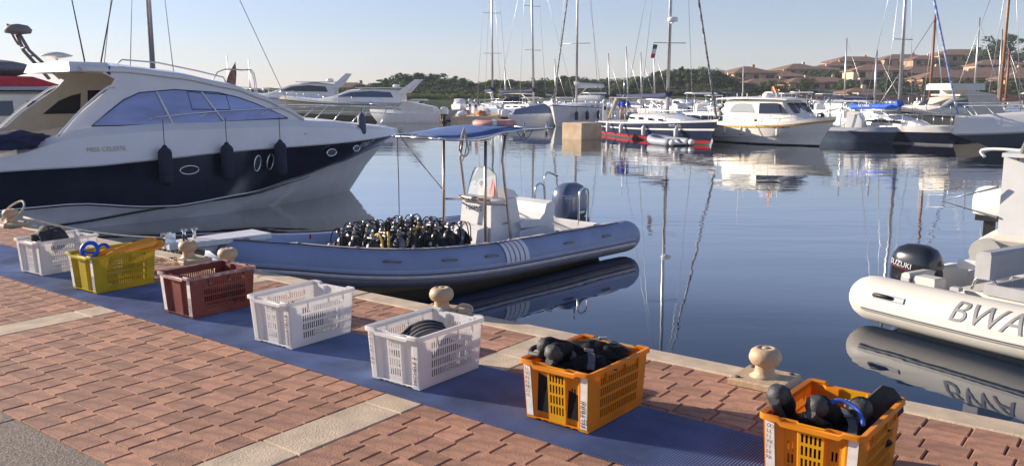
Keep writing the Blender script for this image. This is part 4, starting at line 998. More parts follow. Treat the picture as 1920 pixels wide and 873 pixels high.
for c in (.42,):
    i = [j for j in range(NB//2) if Pb[j].x <= c][-1]; tstrip(BW, Pb[i:i+4], rfb, 14, 32, .012, M_ltgrey, 'handle_patch', 0, 3, sg=OB)
    o, u = tframe(Pb, i+1, OB); q = Pb[i+1]; n_ = o*cos(R(23))+u*sin(R(23)); d = (Pb[i+2]-Pb[i+1]).normalized()
    b = MB(); b.tube([q+n_*.26-d*.12, q+n_*.30-d*.06, q+n_*.30+d*.06, q+n_*.26+d*.12], .022, 6); b.build('grab_handle', M_black, BW)
hull(BW, [(-.35, .3, .4, 3.4, .3, 1.5), (.1, .62, .35, 3.7, .5, 1.9)], [0], [M_white], 16, 'rigid_hull')
b = MB(); b.box((1.9, 0, .24), (3.1, 1.1, .05)); b.build('deck', M_ltgrey, BW)
b = MB(); b.box((.42, 0, .42), (.10, 1.1, .36), ch=.02); b.build('transom', M_bwt, BW)
cb = outboard(BW, .24, -.02, .32, .90, mat('black_cowl', (.012, .013, .018), .2, coat=.6))
cowl_text('SUZUKI', .088, mat('silver_letters', (.6, .62, .66), .4), cb, .24, -.02, .32, .90, -.05, .605, 'maker_lettering', -.12)
cowl_text('______', .088, M_red, cb, .24, -.02, .32, .90, -.04, .595, 'cowl_stripe', -.12)
M_gs = mat('grey_vinyl', (.36, .36, .36), .5, var=.05)
b = MB(); b.prism([(.95, .26), (1.7, .26), (1.7, .52), (.95, .52)], -.42, .42, lambda x, y, z: (x, z, y)); b.build('seat_box', M_bwt, BW)
b = MB(); b.box((1.25, .0, .82), (.16, 1.0, .28), .0, .03); b.build('seat_back', M_gs, BW)
b = MB(); b.box((1.5, .0, .57), (.5, .9, .11), 0, .02); b.build('seat_cushion', M_gs, BW)
for s in (-.35, .35):
    b = MB(); b.tube(catmull([(1.1, s-.06, .54), (1.15, s-.06, .66), (1.3, s-.06, .68), (1.42, s-.06, .56)], 4), .016, 8); b.build('seat_bracket', M_steel, BW)
b = MB(); b.box((.62, -.42, .50), (.26, .2, .16), ch=.02); b.build('fuel_hatch', M_bwt, BW)
b = MB(); b.box((.66, .25, .66), (.22, .14, .10), .3, .01); b.build('cleat_box', M_white, BW)
for x in (.42, 1.0): b = MB(); b.box((x, -.52, .53), (.10, .08, .04), ch=.01); b.build('cleat', M_ltgrey, BW)
# stern of the white boat at the right edge
RS = tag(empty('motor_boat', (7.72, 13.35, WZ), R(-40)), 'white boat stern with its motor, cut by the right edge above the white inflatable', 'motor boat')
hull(RS, [(-.3, .6, 0, 5, .5, 2), (0, .9, 0, 5.4, .55, 2), (.42, 1.05, 0, 5.7, .6, 2), (.5, .98, .0, 5.7, .6, 2), (1.64, 1.0, -.0, 6.0, .6, 2)], [0, 0, 0, 1], [M_cream, M_white], 16, 'hull', deck=M_white)
b = MB(); b.tube([(-.12, -1.0, .22), (-.12, 1.0, .22)], .22, 12); b.build('stern_fender', M_bwt, RS)
b = MB(); b.prism([(0, -1.05), (1.2, -1.1), (1.2, 1.1), (0, 1.05)], 1.645, 1.70); b.tube(catmull([(-.25, -.9, 1.62), (-.3, -.9, 1.72), (0, -.95, 1.75), (.6, -1.0, 1.72)], 4), .022, 6); b.build('coaming', M_white, RS)
outboard(RS, -.32, .35, .62, .8, M_white)
b = MB(); b.tube([(-.02, -.95, 1.2), (-.75, -1.05, .95), (-.02, -.9, .75)], .018, 6); b.build('stern_bracket', M_alu, RS)
b = MB(); b.tube([(.2, -1, 1.6), (.7, -1.0, 3.2)], .03, 8); b.build('davit', M_alu, RS)
# ================================================================ moored boats across the harbour
def frame_boat(name, x, y, deg, label, cat): return tag(empty(name, (x, y, WZ), R(deg)), label, cat)
def sailboat(t, L, B, fs, fb, mats, cols, mastx, mh, boomL, cover, boomz, furl=None, genoa_top=None, spr=(4.2, 7.5), win=M_dark, lean=0., coach=None, stripe=True, hood=None):
    """mats: hull materials, cols: band indexes from keel to sheer"""
    sh = lambda x: fs+(fb-fs)*(max(0, x)/L)**1.6
    hull(t, [(-.4, B*.2, .3, L*.86, .3, 1.5), (0, B*.42, .1, L*.93, .42, 1.8), (.07, B*.43, .08, L*.935, .42, 1.85), (.20, B*.445, .06, L*.945, .42, 1.9), (lambda x: sh(x)*.60, B*.48, .03, L*.97, .42, 2.0), (lambda x: sh(x)*.68, B*.485, .02, L*.975, .42, 2.0),
        (lambda x: sh(x)-.06, B*.5, 0, L*.995, .42, 2.1), (sh, B*.5, 0, L, .42, 2.1)], cols, mats, 26, deck=M_white, deckz=.06)
    c = coach or (L*.28, L*.68, B*.30, .32); z0 = sh(c[0])
    loft_house(t, [(c[0], c[2], c[2]*.85, z0-.05, z0+c[3]), (c[0]+(c[1]-c[0])*.5, c[2], c[2]*.85, z0, z0+c[3]+.04), (c[1]-.3, c[2]*.75, c[2]*.6, z0+.03, z0+c[3]*.7), (c[1]+.2, c[2]*.5, c[2]*.4, z0+.05, z0+.12)], M_white, 'coachroof')
    for i in range(4):
        x = c[0]+.25+(c[1]-c[0]-.9)*i/4
        for s in (1, -1):
            b = MB(); b.box((x+.25, s*(c[2]-.02), z0+c[3]*.55), (.55, .05, .11), 0, .01); b.build('porthole', win, t)
    mz = z0+.25; top = (mastx-lean, 0, mz+mh)
    b = MB(); b.tube([(mastx, 0, sh(mastx)), top], [.095, .08], 10); b.build('mast', M_alu if not isinstance(lean, tuple) else M_wood, t)
    for q in spr:
        if q < mh:
            b = MB(); xx = mastx-lean*q/mh; b.tube([(xx, -B*.28, mz+q), (xx, B*.28, mz+q)], .025, 6); b.build('spreader', M_alu, t)
    for s in (1, -1):
        b = MB(); b.tube([(mastx-.1, s*B*.47, sh(mastx)), (mastx-lean*.6, s*B*.27, mz+spr[-1]), top], .014, 5); b.build('shroud', M_alu, t)
    b = MB(); b.tube([(.1, 0, sh(0)+.1), top], .013, 5); b.build('backstay', M_alu, t)
    fr = .06 if furl else .014
    b = MB(); b.tube([(L-.15, 0, sh(L)+.1), Vector((L-.15, 0, sh(L)+.1)).lerp(Vector(top), .5), top], [fr*.8, fr, fr*.5], 8); b.build('furled_jib' if furl else 'forestay', furl or M_alu, t)
    b = MB(); b.tube([(mastx, 0, boomz), (mastx-boomL, 0, boomz+.06)], .055, 8); b.build('boom', M_white, t)
    if cover:
        pts = [(mastx+.05, 0, boomz+.40), (mastx-.3, 0, boomz+.24), (mastx-boomL*.5, 0, boomz+.18), (mastx-boomL, 0, boomz+.14)]
        b = MB(); b.tube(catmull(pts, 3), [.15+.07*max(0, 1-i/3) for i in range(10)], 8); cv = b.build('sail_cover', cover, t)
    b = MB(); b.tube([(mastx-.1, 0, boomz-.75 if boomz-.75 > sh(mastx)+.2 else sh(mastx)+.2), (mastx-boomL*.35, 0, boomz-.05)], .03, 6); b.build('vang', M_white, t)
    # pulpit, pushpit, lifelines
    for s in (1, -1):
        pts = []
        for i in range(9):
            x = .1+(L-.5)*i/8; q = x/L; hb = B*.5*(1 if q < .42 else 1-((q-.42)/.58)**2.1)*(.9+.1*min(1, q/.25))-.04
            pts.append((x, s*max(.06, hb), sh(x)+.55)); 
            b = MB(); b.tube([(x, s*max(.06, hb), sh(x)), pts[-1]], .016, 5); b.build('stanchion', M_steel, t)
        b = MB(); b.tube(pts+[(L-.05, 0, sh(L)+.55)], .012, 5); b.build('lifeline', M_steel, t)
    if hood:
        b = MB(); rs = []
        for i in range(6):
            a = R(20+28*i); rs.append([(c[0]+.35-.75*cos(a)*.7, q*B*.30, z0+c[3]*.6+.75*sin(a)*(1-.12*abs(q)**3)) for q in (-1, -.8, -.4, 0, .4, .8, 1)])
        b.rings(rs, closed=False, cap=False); o = b.build('sprayhood', hood, t, smooth=True); m_ = o.modifiers.new('s', 'SOLIDIFY'); m_.thickness = .02
    return sh
M_wfend = mat('white_fender', (.66, .63, .58), .5, var=.08)
M_gold = mat('pale_furled_sail', (.62, .60, .55), .8, col2=(.05, .05, .06), scale=7, var=.1)
NV = frame_boat('sailing_yacht', 6.5, 51.94, -74.4, 'navy sailing yacht with red waterline stripe and white fenders, a man in its cockpit', 'sailing yacht')
sailboat(NV, 11.5, 3.3, .78, 1.17, [mat('navy_topsides', (.012, .022, .06), .45, var=.15, spec=.25), M_red, M_white, mat('green_bottom', (.03, .08, .06), .6)], [3, 3, 1, 0, 2, 0, 2], 6.1, 13.5, 5.8, M_navyfab, 2.05, mat('striped_furl', (.55, .54, .52), .8, col2=(.03, .03, .03), scale=5, var=.1), spr=(3.9, 7.6), coach=(3.2, 9.0, 1.0, .45), hood=None)
b = MB(); b.lathe([(.02, 0), (.26, .03), (.28, .16), (.24, .24), (.02, .27)], n=14); dm = b.build('radar_dome', M_white, NV, (6.4, 0, 6.0)); b = MB(); b.box((6.25, 0, 5.98), (.4, .08, .06)); b.build('radar_bracket', M_alu, NV)
b = MB(); b.tube([(.2, 0, 3.3), (.2, 0, 2.2)], .02, 5); b.box((2.0, 0, 2.15), (2.6, 2.2, .05)); 
for s in (1, -1): b.tube([(1.0, s*1.05, 1.0), (.9, s*1.05, 2.13)], .03, 5); b.tube([(3.2, s*1.05, 1.2), (3.1, s*1.05, 2.13)], .03, 5)
b.build('bimini_frame', M_steel, NV)
b = MB(); b.tube([(.3, -.9, .95), (.6, -.6, 2.05), (1.1, -.6, 2.0)], .13, 8); b.build('rolled_cover', mat('grey_canvas', (.3, .28, .26), .8), NV)
b = MB(); b.box((.1, -.9, 1.15), (.2, .3, .5), ch=.03); b.build('yellow_float', mat('yellow_foam', (.7, .5, .05), .6), NV)
for s in (-1,):
    for i, (x, lb) in enumerate(((.5, 'white fender nearest the stern of the navy sailing yacht'), (2.3, 'second white fender from the stern of the navy sailing yacht'), (4.2, 'third white fender from the stern of the navy sailing yacht'), (6.7, 'fourth white fender from the stern, amidships on the navy sailing yacht'), (9.2, 'foremost white fender on the side of the navy sailing yacht'))):
        fender(W3(NV, x, -1.80+(0 if x < 6 else (.20 if x < 8 else .80)), .50), .42, .11, M_wfend, lb, 'white fenders of the navy sailing yacht', .12)
b = MB(); b.box((0, 0, 0), (.25, .01, .14)); 
fl = empty('flag', W3(NV, 6.1, -.95, 4.9), 0); tag(fl, 'small green, white and red flag hanging under the spreader of the navy sailing yacht', 'flag')
for k, c_ in enumerate((mat('flag_green', (.02, .2, .08), .8), mat('flag_white', (.7, .7, .7), .8), mat('flag_red', (.6, .03, .04), .8))):
    b = MB(); b.hexa([(.0-.04*k-.0, -.01, -.23*k-.23), (.22-.05*k, .0, -.23*k-.25), (.22-.05*k, .01, -.23*k-.25), (-.04*k, 0, -.23*k-.23), (.04-.04*k, -.01, -.23*k), (.27-.05*k, 0, -.23*k-.03), (.27-.05*k, .01, -.23*k-.03), (.04-.04*k, 0, -.23*k)]); b.build('flag_stripe', c_, fl)
hull_text('MYTHOS', .20, mat('pale_letters', (.62, .62, .66), .5), NV, 8.6, .78, 'bow_lettering')
# a small pair of tenders by its side
def tender(x, y, deg, label, m, s=1.):
    t = frame_boat('tender', x, y, deg, label, 'dinghy')
    p = catmull([(0, .55*s, .16), (1.2*s, .55*s, .16), (1.9*s, .4*s, .22), (2.25*s, 0, .28), (1.9*s, -.4*s, .22), (1.2*s, -.55*s, .16), (0, -.55*s, .16)], 4)
    b = MB(); b.tube(p, .18*s, 10); b.build('tube', m, t, smooth=True)
    b = MB(); b.prism([(.05, -.5*s), (1.4*s, -.5*s), (1.9*s, 0), (1.4*s, .5*s), (.05, .5*s)], .05, .1); b.build('floor', M_ltgrey, t)
    b = MB(); b.box((.8*s, 0, .26), (.25*s, 1*s, .04)); b.build('thwart', M_ltgrey, t)
    for q in (1, -1): b = MB(); b.blob((-.08*s, q*.55*s, .16), (.2*s, .15*s, .15*s), 1, .02, 1, 10); b.build('tube_end', M_white, t)
    return t
tender(7.9, 41.0, 115, 'small grey inflatable dinghy lying at the waterline of the navy sailing yacht', mat('grey_hypalon', (.30, .32, .38), .6, var=.1))
# the sailor
def person(p, rz, label):
    t = empty('person', p, rz); M_skin = mat('tanned_skin', (.45, .26, .17), .6); M_sh = mat('blue_shirt', (.01, .06, .50), .8); M_pt = mat('pale_shorts', (.5, .47, .42), .8)
    V = [(0, 0, .45), (0, 0, .72), (0, 0, .98), (0, 0, 1.10), (.02, 0, 1.22), (-.2, .22, .99), (.02, .33, .75), (.22, .26, .62), (.0, -.22, .99), (.04, -.34, .75), (.25, -.26, .62), (.42, .12, .47), (.46, .13, .06), (.60, .14, .02), (.42, -.12, .47), (.46, -.13, .06), (.60, -.14, .02), (.32, .24, .60), (.32, -.24, .60)]
    V[5] = (0, .2, 1.0); V[8] = (0, -.2, 1.0)
    E_ = [(0, 1), (1, 2), (2, 3), (3, 4), (2, 5), (5, 6), (6, 7), (2, 8), (8, 9), (9, 10), (0, 11), (11, 12), (12, 13), (0, 14), (14, 15), (15, 16), (7, 17), (10, 18)]
    rr = [.15, .14, .13, .055, .10, .065, .048, .035, .065, .048, .035, .08, .05, .04, .08, .05, .04, .03, .03]
    me = bpy.data.meshes.new('body'); me.from_pydata(V, E_, []); me.materials.append(M_skin); o = bpy.data.objects.new('body', me); COL.objects.link(o); o.parent = t
    sk = o.modifiers.new('skin', 'SKIN'); sk.use_smooth_shade = True
    for i, v in enumerate(me.skin_vertices[0].data): v.radius = (rr[i], rr[i]*(1.25 if i in (1, 2) else 1)); v.use_root = i == 0
    ss = o.modifiers.new('sub', 'SUBSURF'); ss.levels = ss.render_levels = 2
    b = MB(); b.rings([[(.17*sx*cos(a), sy*sin(a), z) for a in [2*pi*k/16 for k in range(16)]] for z, sx, sy in ((.48, 1, .21), (.6, 1.05, .22), (.8, 1.05, .23), (.96, .95, .25), (1.06, .7, .17), (1.1, .4, .08))])
    for s in (1, -1): b.tube([(0, s*.19, 1.0), (.01, s*.29, .85), (.02, s*.33, .76)], [.085, .075, .07], 8)
    b.build('shirt', M_sh, t, smooth=True)
    b = MB(); b.tube([(0, .02, .48), (.25, .11, .49), (.42, .12, .46)], [.15, .11, .09], 8); b.tube([(0, -.02, .48), (.25, -.11, .49), (.42, -.12, .46)], [.15, .11, .09], 8); b.build('shorts', M_pt, t, smooth=True)
    b = MB(); b.blob((-.015, 0, 1.31), (.115, .10, .075), 2, .08, 2, 14); b.build('hair', mat('grey_hair', (.25, .22, .2), .9), t, smooth=True)
    b = MB(); b.blob((.10, 0, 1.23), (.025, .018, .03), 1, .02, 1, 8); b.blob((.0, .10, 1.24), (.02, .012, .03), 1, .02, 1, 6); b.blob((.0, -.10, 1.24), (.02, .012, .03), 1, .02, 1, 6); b.build('face_features', M_skin, t)
    return tag(t, label, 'person')
person(W3(NV, 1.35, -.45, .92), R(-105), 'person in a blue shirt sitting in the cockpit of the navy sailing yacht')
# white sailing yacht behind the pier head
WS = frame_boat('sailing_yacht', 7.49, 72.02, 247, 'white sailing yacht with dark fenders, bow on, behind the tan pier head', 'sailing yacht')
sailboat(WS, 12.0, 3.7, 1.15, 1.55, [mat('white_topsides', (.72, .70, .68), .3), mat('blue_stripe', (.03, .06, .2), .4)], [0, 0, 0, 0, 0, 0, 1], 6.9, 13.5, 6.6, mat('white_sailcover', (.7, .68, .64), .8), 2.75, M_gold, spr=(4.5, 8), coach=(3.3, 9.5, 1.2, .38), hood=mat('white_canvas', (.6, .6, .6), .8))
fk = mat('black_fender', (.02, .02, .025), .6)
for i, (x, lb) in enumerate(((10.0, 'foremost dark fender on the bow of the white sailing yacht'), (8.8, 'second dark fender from the bow of the white sailing yacht'), (7.2, 'third dark fender from the bow of the white sailing yacht'), (5.2, 'aftmost dark fender of the white sailing yacht, above the pier head'))):
    hbm = 1.85*(1 if x/12 < .42 else 1-((x/12-.42)/.58)**2.1); fender(W3(WS, x, hbm+.14, .75), .5, .13, fk, lb, 'dark fenders of the white sailing yacht', .3)
# blue grey sailing yacht with navy boom cover
BS = frame_boat('sailing_yacht', -1.4, 76.5, -52, 'low pale blue sailing yacht with a navy boom cover, left of the pier head', 'sailing yacht')
sailboat(BS, 10.5, 3.1, 1.0, 1.25, [mat('pale_blue_topsides', (.22, .30, .45), .35), mat('deep_blue_band', (.04, .08, .30), .4)], [0, 1, 1, 1, 0, 0, 0], 5.2, 13.5, 4.6, M_navyfab, 2.25, None, spr=(4.5, 8), coach=(2.4, 7.4, 1.0, .35), lean=.5, hood=M_navyfab)
B2 = frame_boat('sailing_yacht', -2.6, 84, -80, 'slim sailing yacht with grey furled sail, farthest left of the tall masts', 'sailing yacht')
sailboat(B2, 10, 3.0, 1.0, 1.3, [mat('grey_topsides', (.4, .42, .45), .35), M_navy], [0, 0, 1, 0, 0, 0, 0], 5.0, 14, 4.2, M_navyfab, 2.3, None, spr=(4.5, 8), lean=.55)
N2 = frame_boat('sailing_boat', 18.4, 46.4, -66, 'small navy sailing boat with a bright blue boom cover and blue furled sail', 'sailing boat')
sailboat(N2, 6.2, 2.3, .80, .90, [M_navy, mat('grey_band', (.25, .25, .27), .5), M_white], [1, 1, 0, 0, 0, 2, 2], 2.5, 11, 3.2, M_bluefab, 1.55, mat('blue_white_furl', (.02, .12, .5), .7, col2=(.5, .5, .55), scale=5, var=.1), spr=(4.0,), coach=(1.0, 4.0, .8, .42), lean=.2)
text('AZZURRA', .17, M_white, N2, (0, -.225, 1.72), (R(90), 0, 0), .004, 'cover_lettering')
fender(W3(N2, 1.9, -1.28, .45), .35, .09, M_wfend, 'white fender on the side of the small navy sailing boat', 'white fenders of the small navy boat', .15)
fender(W3(N2, -.1, -1.0, .40), .5, .11, M_wfend, 'white fender at the stern corner of the small navy sailing boat', 'white fenders of the small navy boat', .1)
# ---------------------------------------------------------------- cream cabin launch
TR = frame_boat('cabin_launch', 11.0, 45.15, -53, 'cream cabin launch with an ochre rubbing band and dark fenders, right of the navy yacht', 'cabin launch')
TR.scale.x = 1.0
shT = lerpf([(0, .90), (2, .90), (4.2, 1.0), (6.4, 1.28)])
M_och = mat('ochre_rubbing_band', (.62, .36, .10), .45, var=.1)
M_creamw = mat('bright_cream_gelcoat', (.84, .80, .72), .35, var=.03)
hull(TR, [(-.3, .6, .1, 5.0, .3, 1.5), (0, 1.05, 0, 5.5, .45, 1.8), (.06, 1.08, 0, 5.55, .45, 1.8), (lambda x: .22+.04*x, 1.16, 0, 5.75, .45, 1.9), (lambda x: .25+.04*x, 1.20, 0, 5.78, .45, 1.9), (lambda x: shT(x)-.13, 1.27, 0, 6.2, .46, 2.1), (lambda x: shT(x)-.12, 1.31, 0, 6.25, .46, 2.1), (lambda x: shT(x)-.03, 1.31, 0, 6.3, .46, 2.1), (lambda x: shT(x)-.03, 1.27, 0, 6.3, .46, 2.1), (lambda x: shT(x)+.12, 1.24, 0, 6.3, .46, 2.1)],
     [1, 1, 0, 0, 0, 2, 2, 2, 0], [M_creamw, M_black, M_och], 26, deck=M_creamw)
loft_house(TR, [(.62, 1.0, .84, .9, 2.08), (1.5, 1.02, .86, .95, 2.1), (2.7, 1.02, .86, 1.0, 2.1), (3.95, .98, .80, 1.05, 2.1), (4.05, .97, .78, 1.06, 2.0), (4.60, .92, .80, 1.1, 1.50), (5.0, .6, .5, 1.15, 1.28)], M_creamw)
b = MB(); rs = [[(x, -h_, z), (x, -h_, z+.06), (x, 0, z+.12), (x, h_, z+.06), (x, h_, z)] for x, h_, z in ((.15, 1.0, 2.10), (.3, 1.06, 2.12), (2, 1.08, 2.15), (3.8, 1.0, 2.13), (4.25, .92, 2.10))]
b.rings(rs); sharp(b.build('roof', M_white, TR), 30)
yT = lambda x, z: 1.02-.155*(z-.95)/1.1
side_patch(TR, [(1.0, 1.5), (1.08, 1.72), (1.25, 1.88), (1.5, 1.93), (2.25, 1.93), (2.5, 1.5)], yT, mat('grey_curtained_glass', (.35, .38, .38), .15), frame=M_alu)
side_patch(TR, [(2.75, 1.45), (2.72, 1.95), (3.75, 1.97), (4.0, 1.9), (4.42, 1.52)], yT, M_dark, frame=M_alu)
for k in range(3):
    y0 = -.72+.5*k; b = MB(); kk = b.add([(4.63, y0, 1.50), (4.63, y0+.44, 1.50), (4.15, y0+.44, 1.98), (4.15, y0, 1.98)]); b.face((kk, kk+1, kk+2, kk+3)); b.build('windscreen', M_dark, TR)
b = MB(); b.box((2.75, -1.17, 1.13), (.14, .04, .10)); b.build('porthole', M_dark, TR)
b = MB(); b.lathe([(.03, 2.2), (.24, 2.22), (.26, 2.32), (.22, 2.42), (.03, 2.45)], (2.5, 0, 0), 14); b.build('radar_dome', M_white, TR)
b = MB(); b.tube([(3.3, -.2, 2.2), (2.95, -.2, 2.75)], .05, 8); b.build('exhaust_horn', M_och, TR); b = MB(); b.box((2.5, .3, 2.35), (.5, .5, .3), ch=.05); b.build('life_raft_box', M_white, TR)
b = MB(); b.tube([(1.0, 0, 2.2), (.95, 0, 3.9)], .02, 6); b.build('antenna', M_white, TR)
b = MB(); b.hexa([(2.9, -.22, 2.45), (3.1, -.22, 2.55), (3.1, -.2, 2.55), (2.9, -.2, 2.45), (2.86, -.22, 2.72), (3.0, -.22, 2.70), (3.0, -.2, 2.7), (2.86, -.2, 2.72)]); b.build('red_flag', M_red, TR)
for x in (1.3, 1.6, 1.9, 3.6, 3.9): b = MB(); b.tube([(x, -.8, 2.2), (x, -.8, 2.42)], .025, 6); b.build('rod_holder', M_white, TR)
for s in (1, -1):
    pts = [(x, s*(1.22 if x < 3.2 else 1.22*(1-((x/6.3-.46)/.54)**2.1)), shT(x)+.42) for x in (.6, 1.6, 2.6, 3.6, 4.6, 5.4, 6.0)]
    rail(TR, pts+[(6.4, 0, 1.75)], .014, None, [(p, (p[0]-.05, p[1]*1.01, p[2]-.36)) for p in pts])
for x, lb in ((.42, 'dark ended white fender nearest the stern of the cream launch'), (1.08, 'second dark ended fender from the stern of the cream launch'), (2.1, 'dark ended fender under the side window of the cream launch'), (4.1, 'dark ended fender near the bow of the cream launch')):
    fender(W3(TR, x, -1.42+(0 if x < 4 else .14), .62), .3, .08, M_wfend, lb, 'fenders of the cream launch', .12, end=fk)
hull_text('ISOLA BELLA', .13, mat('dark_letters', (.02, .02, .04), .5), TR, 3.8, .80, 'bow_lettering', .03)
# ---------------------------------------------------------------- open grey boat, white cruiser, big white bow
GB = frame_boat('open_boat', 16.3, 45.6, -42, 'open boat with a dull blue grey hull, just right of the cream launch', 'open boat')
hull(GB, [(-.3, .6, 0, 3.2, .3, 1.5), (0, .95, 0, 3.5, .45, 1.9), (.52, 1.12, 0, 4.1, .45, 2.0), (.56, 1.16, 0, 4.15, .45, 2.0), (lambda x: .66+.04*x, 1.05, 0, 4.2, .45, 2.0)], [0, 0, 1, 1], [mat('blue_grey_topsides', (.10, .14, .2), .4, var=.1), mat('pale_blue_grey', (.35, .38, .42), .4)], 20, deck=mat('pale_blue_grey', (.35, .38, .42), .4))
loft_house(GB, [(1.2, .4, .35, .7, 1.5), (1.8, .4, .34, .7, 1.45), (2.0, .38, .3, .7, 1.0)], M_white, 'console')
b = MB(); 
for s in (1, -1): b.tube([(1.0, s*.6, .7), (1.05, s*.6, 2.0)], .025, 6); b.tube([(2.1, s*.6, .7), (2.0, s*.6, 2.0)], .025, 6)
b.tube([(1.05, .6, 2.0), (1.05, -.6, 2.0)], .025, 6); b.tube([(2.0, .6, 2.0), (2.0, -.6, 2.0)], .025, 6); b.tube([(1.05, .6, 2.0), (2.0, .6, 2.0)], .02, 6); b.build('shade_frame', M_steel, GB); b = MB(); b.box((1.5, 0, 2.03), (1.7, 1.6, .05), ch=.01); b.build('shade_top', M_white, GB)
outboard(GB, -.2, 0, .5, .8, M_black)
def cruiser(t, L, B, hullm, band, cab, win, arch=True, s=1., fly=False, noband=False):
    sh = lerpf([(0, 1.25*s), (L*.6, 1.4*s), (L, 1.75*s)])
    hull(t, [(-.4, B*.25, .1, L*.78, .3, 1.5), (0, B*.42, 0, L*.86, .45, 1.8), (lambda x: .25*s+.03*x, B*.45, 0, L*.9, .45, 1.9), (lambda x: sh(x)*.62, B*.48, 0, L*.96, .46, 2.0), (lambda x: sh(x)-.08, B*.5, 0, L*.99, .48, 2.1), (lambda x: sh(x), B*.51, 0, L, .48, 2.1), (lambda x: sh(x)+.16*s, B*.45, 0, L*.99, .48, 2.1)],
         [1, 1, 0, 0, 2, 0], [hullm, band, M_steel], 26, deck=cab, deckz=.15)
    z = 1.35*s; hb = B*.38
    loft_house(t, [(L*.12, hb, hb*.86, z, z+1.15*s), (L*.3, hb, hb*.86, z, z+1.28*s), (L*.48, hb, hb*.84, z+.05, z+1.15*s), (L*.60, hb*.95, hb*.8, z+.1, z+.62*s), (L*.74, hb*.7, hb*.5, z+.2, z+.32*s)], cab, 'cabin')
    yc = lambda x, zz: hb-.14*hb*(zz-z)/(1.2*s)+.01
    side_patch(t, [(L*.17, z+.55*s), (L*.19, z+.98*s), (L*.32, z+1.08*s), (L*.46, z+.98*s), (L*.57, z+.60*s)], yc, win)
    b = MB(); k = b.add([(L*.485, -hb*.7, z+1.10*s+.03), (L*.485, hb*.7, z+1.10*s+.03), (L*.595, hb*.72, z+.66*s+.03), (L*.595, -hb*.72, z+.66*s+.03)]); b.face((k+3, k+2, k+1, k)); b.build('windscreen', win, t)
    b = MB(); b.box((L*.26, 0, z+1.34*s), (L*.34, B*.74, .08), ch=.03); b.build('hardtop', cab, t)
    if arch:
        for q in (1, -1):
            b = MB(); b.hexa([(L*.09, q*hb*.95-.05, z+.9*s), (L*.15, q*hb*.95-.05, z+.9*s), (L*.15, q*hb*.95+.05, z+.9*s), (L*.09, q*hb*.95+.05, z+.9*s), (L*.0, q*hb*.6-.05, z+2.0*s), (L*.03, q*hb*.6-.05, z+2.0*s), (L*.03, q*hb*.6+.05, z+2.0*s), (L*.0, q*hb*.6+.05, z+2.0*s)]); b.build('arch_leg', cab, t)
        b = MB(); b.box((L*.015, 0, z+2.0*s), (L*.035, hb*1.3, .08*s), ch=.02); b.build('arch_top', cab, t)
        b = MB(); b.lathe([(.02, 0), (.3*s, .03), (.32*s, .15), (.26*s, .24*s), (.02, .27*s)], (L*.17, 0, z+1.38*s), 14); b.build('radar_dome', M_white, t)
    pts = [(L*q, B*.46*(1 if q < .48 else 1-((q-.48)/.52)**2.1), sh(L*q)+.62*s) for q in (.45, .55, .65, .75, .85, .93)]
    for q in (1, -1):
        pp = [(x, q*y, z_) for x, y, z_ in pts]; rail(t, pp+[(L*1.0, 0, sh(L)+.62*s)], .018, None, [(p, (p[0]-.15, p[1], p[2]-.5*s)) for p in pp])
    return sh
BLG = mat('blue_black_glass', (.03, .06, .14), .08, spec=.8)
C1 = frame_boat('motor_cruiser', -7.9, 76.5, 176, 'long cream hulled motor cruiser with a white hardtop, in the left distance', 'motor cruiser')
cruiser(C1, 12.6, 3.9, mat('olive_cream_hull', (.50, .47, .33), .35), mat('brown_band', (.12, .10, .07), .5), M_white, BLG, s=1.02)
C2 = frame_boat('motor_cruiser', -16.8, 92, 182, 'white flybridge motor cruiser behind the cream one, partly hidden by it', 'motor cruiser')
cruiser(C2, 12.5, 4.0, M_white, M_ltgrey, M_white, M_dark, s=1.25, arch=True)
C3 = frame_boat('sport_boat', -23.5, 84, 200, 'fishing boat with a steel frame and a rust brown flag, far left', 'fishing boat')
cruiser(C3, 8, 3, M_cream, M_black, M_white, M_dark, s=.8, arch=False)
b = MB(); b.tube(catmull([(.8, -1.1, 1.2), (1.0, -1.1, 4.1), (2.0, -1.1, 4.4), (4.2, -1.1, 4.2), (5.2, -1.1, 1.6)], 3), .05, 6); b.tube(catmull([(.8, 1.1, 1.2), (1.0, 1.1, 4.1), (2.0, 1.1, 4.4), (4.2, 1.1, 4.2), (5.2, 1.1, 1.6)], 3), .05, 6); b.build('tower_frame', M_alu, C3)
b = MB(); b.prism([(0, 0), (.35, 1.3), (1.1, 2.6), (1.15, 1.5), (1.0, .2)], -.02, .02, lambda x, y, z: (3.6-x, z-1.15, y+2.6)); b.build('brown_flag', mat('rust_brown_cloth', (.16, .08, .06), .9, var=.4, scale=4), C3)
SB = frame_boat('open_boat', -8.5, 74.3, -3, 'low pale grey open boat with a dark outboard, before the cream cruiser', 'open boat')
hull(SB, [(-.2, .6, 0, 3.4, .3, 1.5), (0, .9, 0, 3.6, .4, 1.8), (.1, .95, 0, 3.7, .4, 1.8), (.55, 1.1, 0, 4.1, .4, 2), (lambda x: .75+.05*x, 1.05, 0, 4.2, .4, 2)], [1, 1, 0, 0], [mat('pale_grey_hull', (.42, .45, .48), .4), M_navy], 18, deck=mat('pale_grey_hull', (.42, .45, .48), .4))
outboard(SB, -.3, 0, .55, 1.1, M_navy)
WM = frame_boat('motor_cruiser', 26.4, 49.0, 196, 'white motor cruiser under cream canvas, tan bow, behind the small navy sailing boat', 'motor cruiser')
cruiser(WM, 6.6, 2.9, mat('tan_reflection_hull', (.62, .48, .30), .4), M_navy, mat('cream_canvas_white', (.66, .63, .56), .5, var=.05), M_dark, s=.86, arch=False)  # tan reflection put into the colour of the cream hull
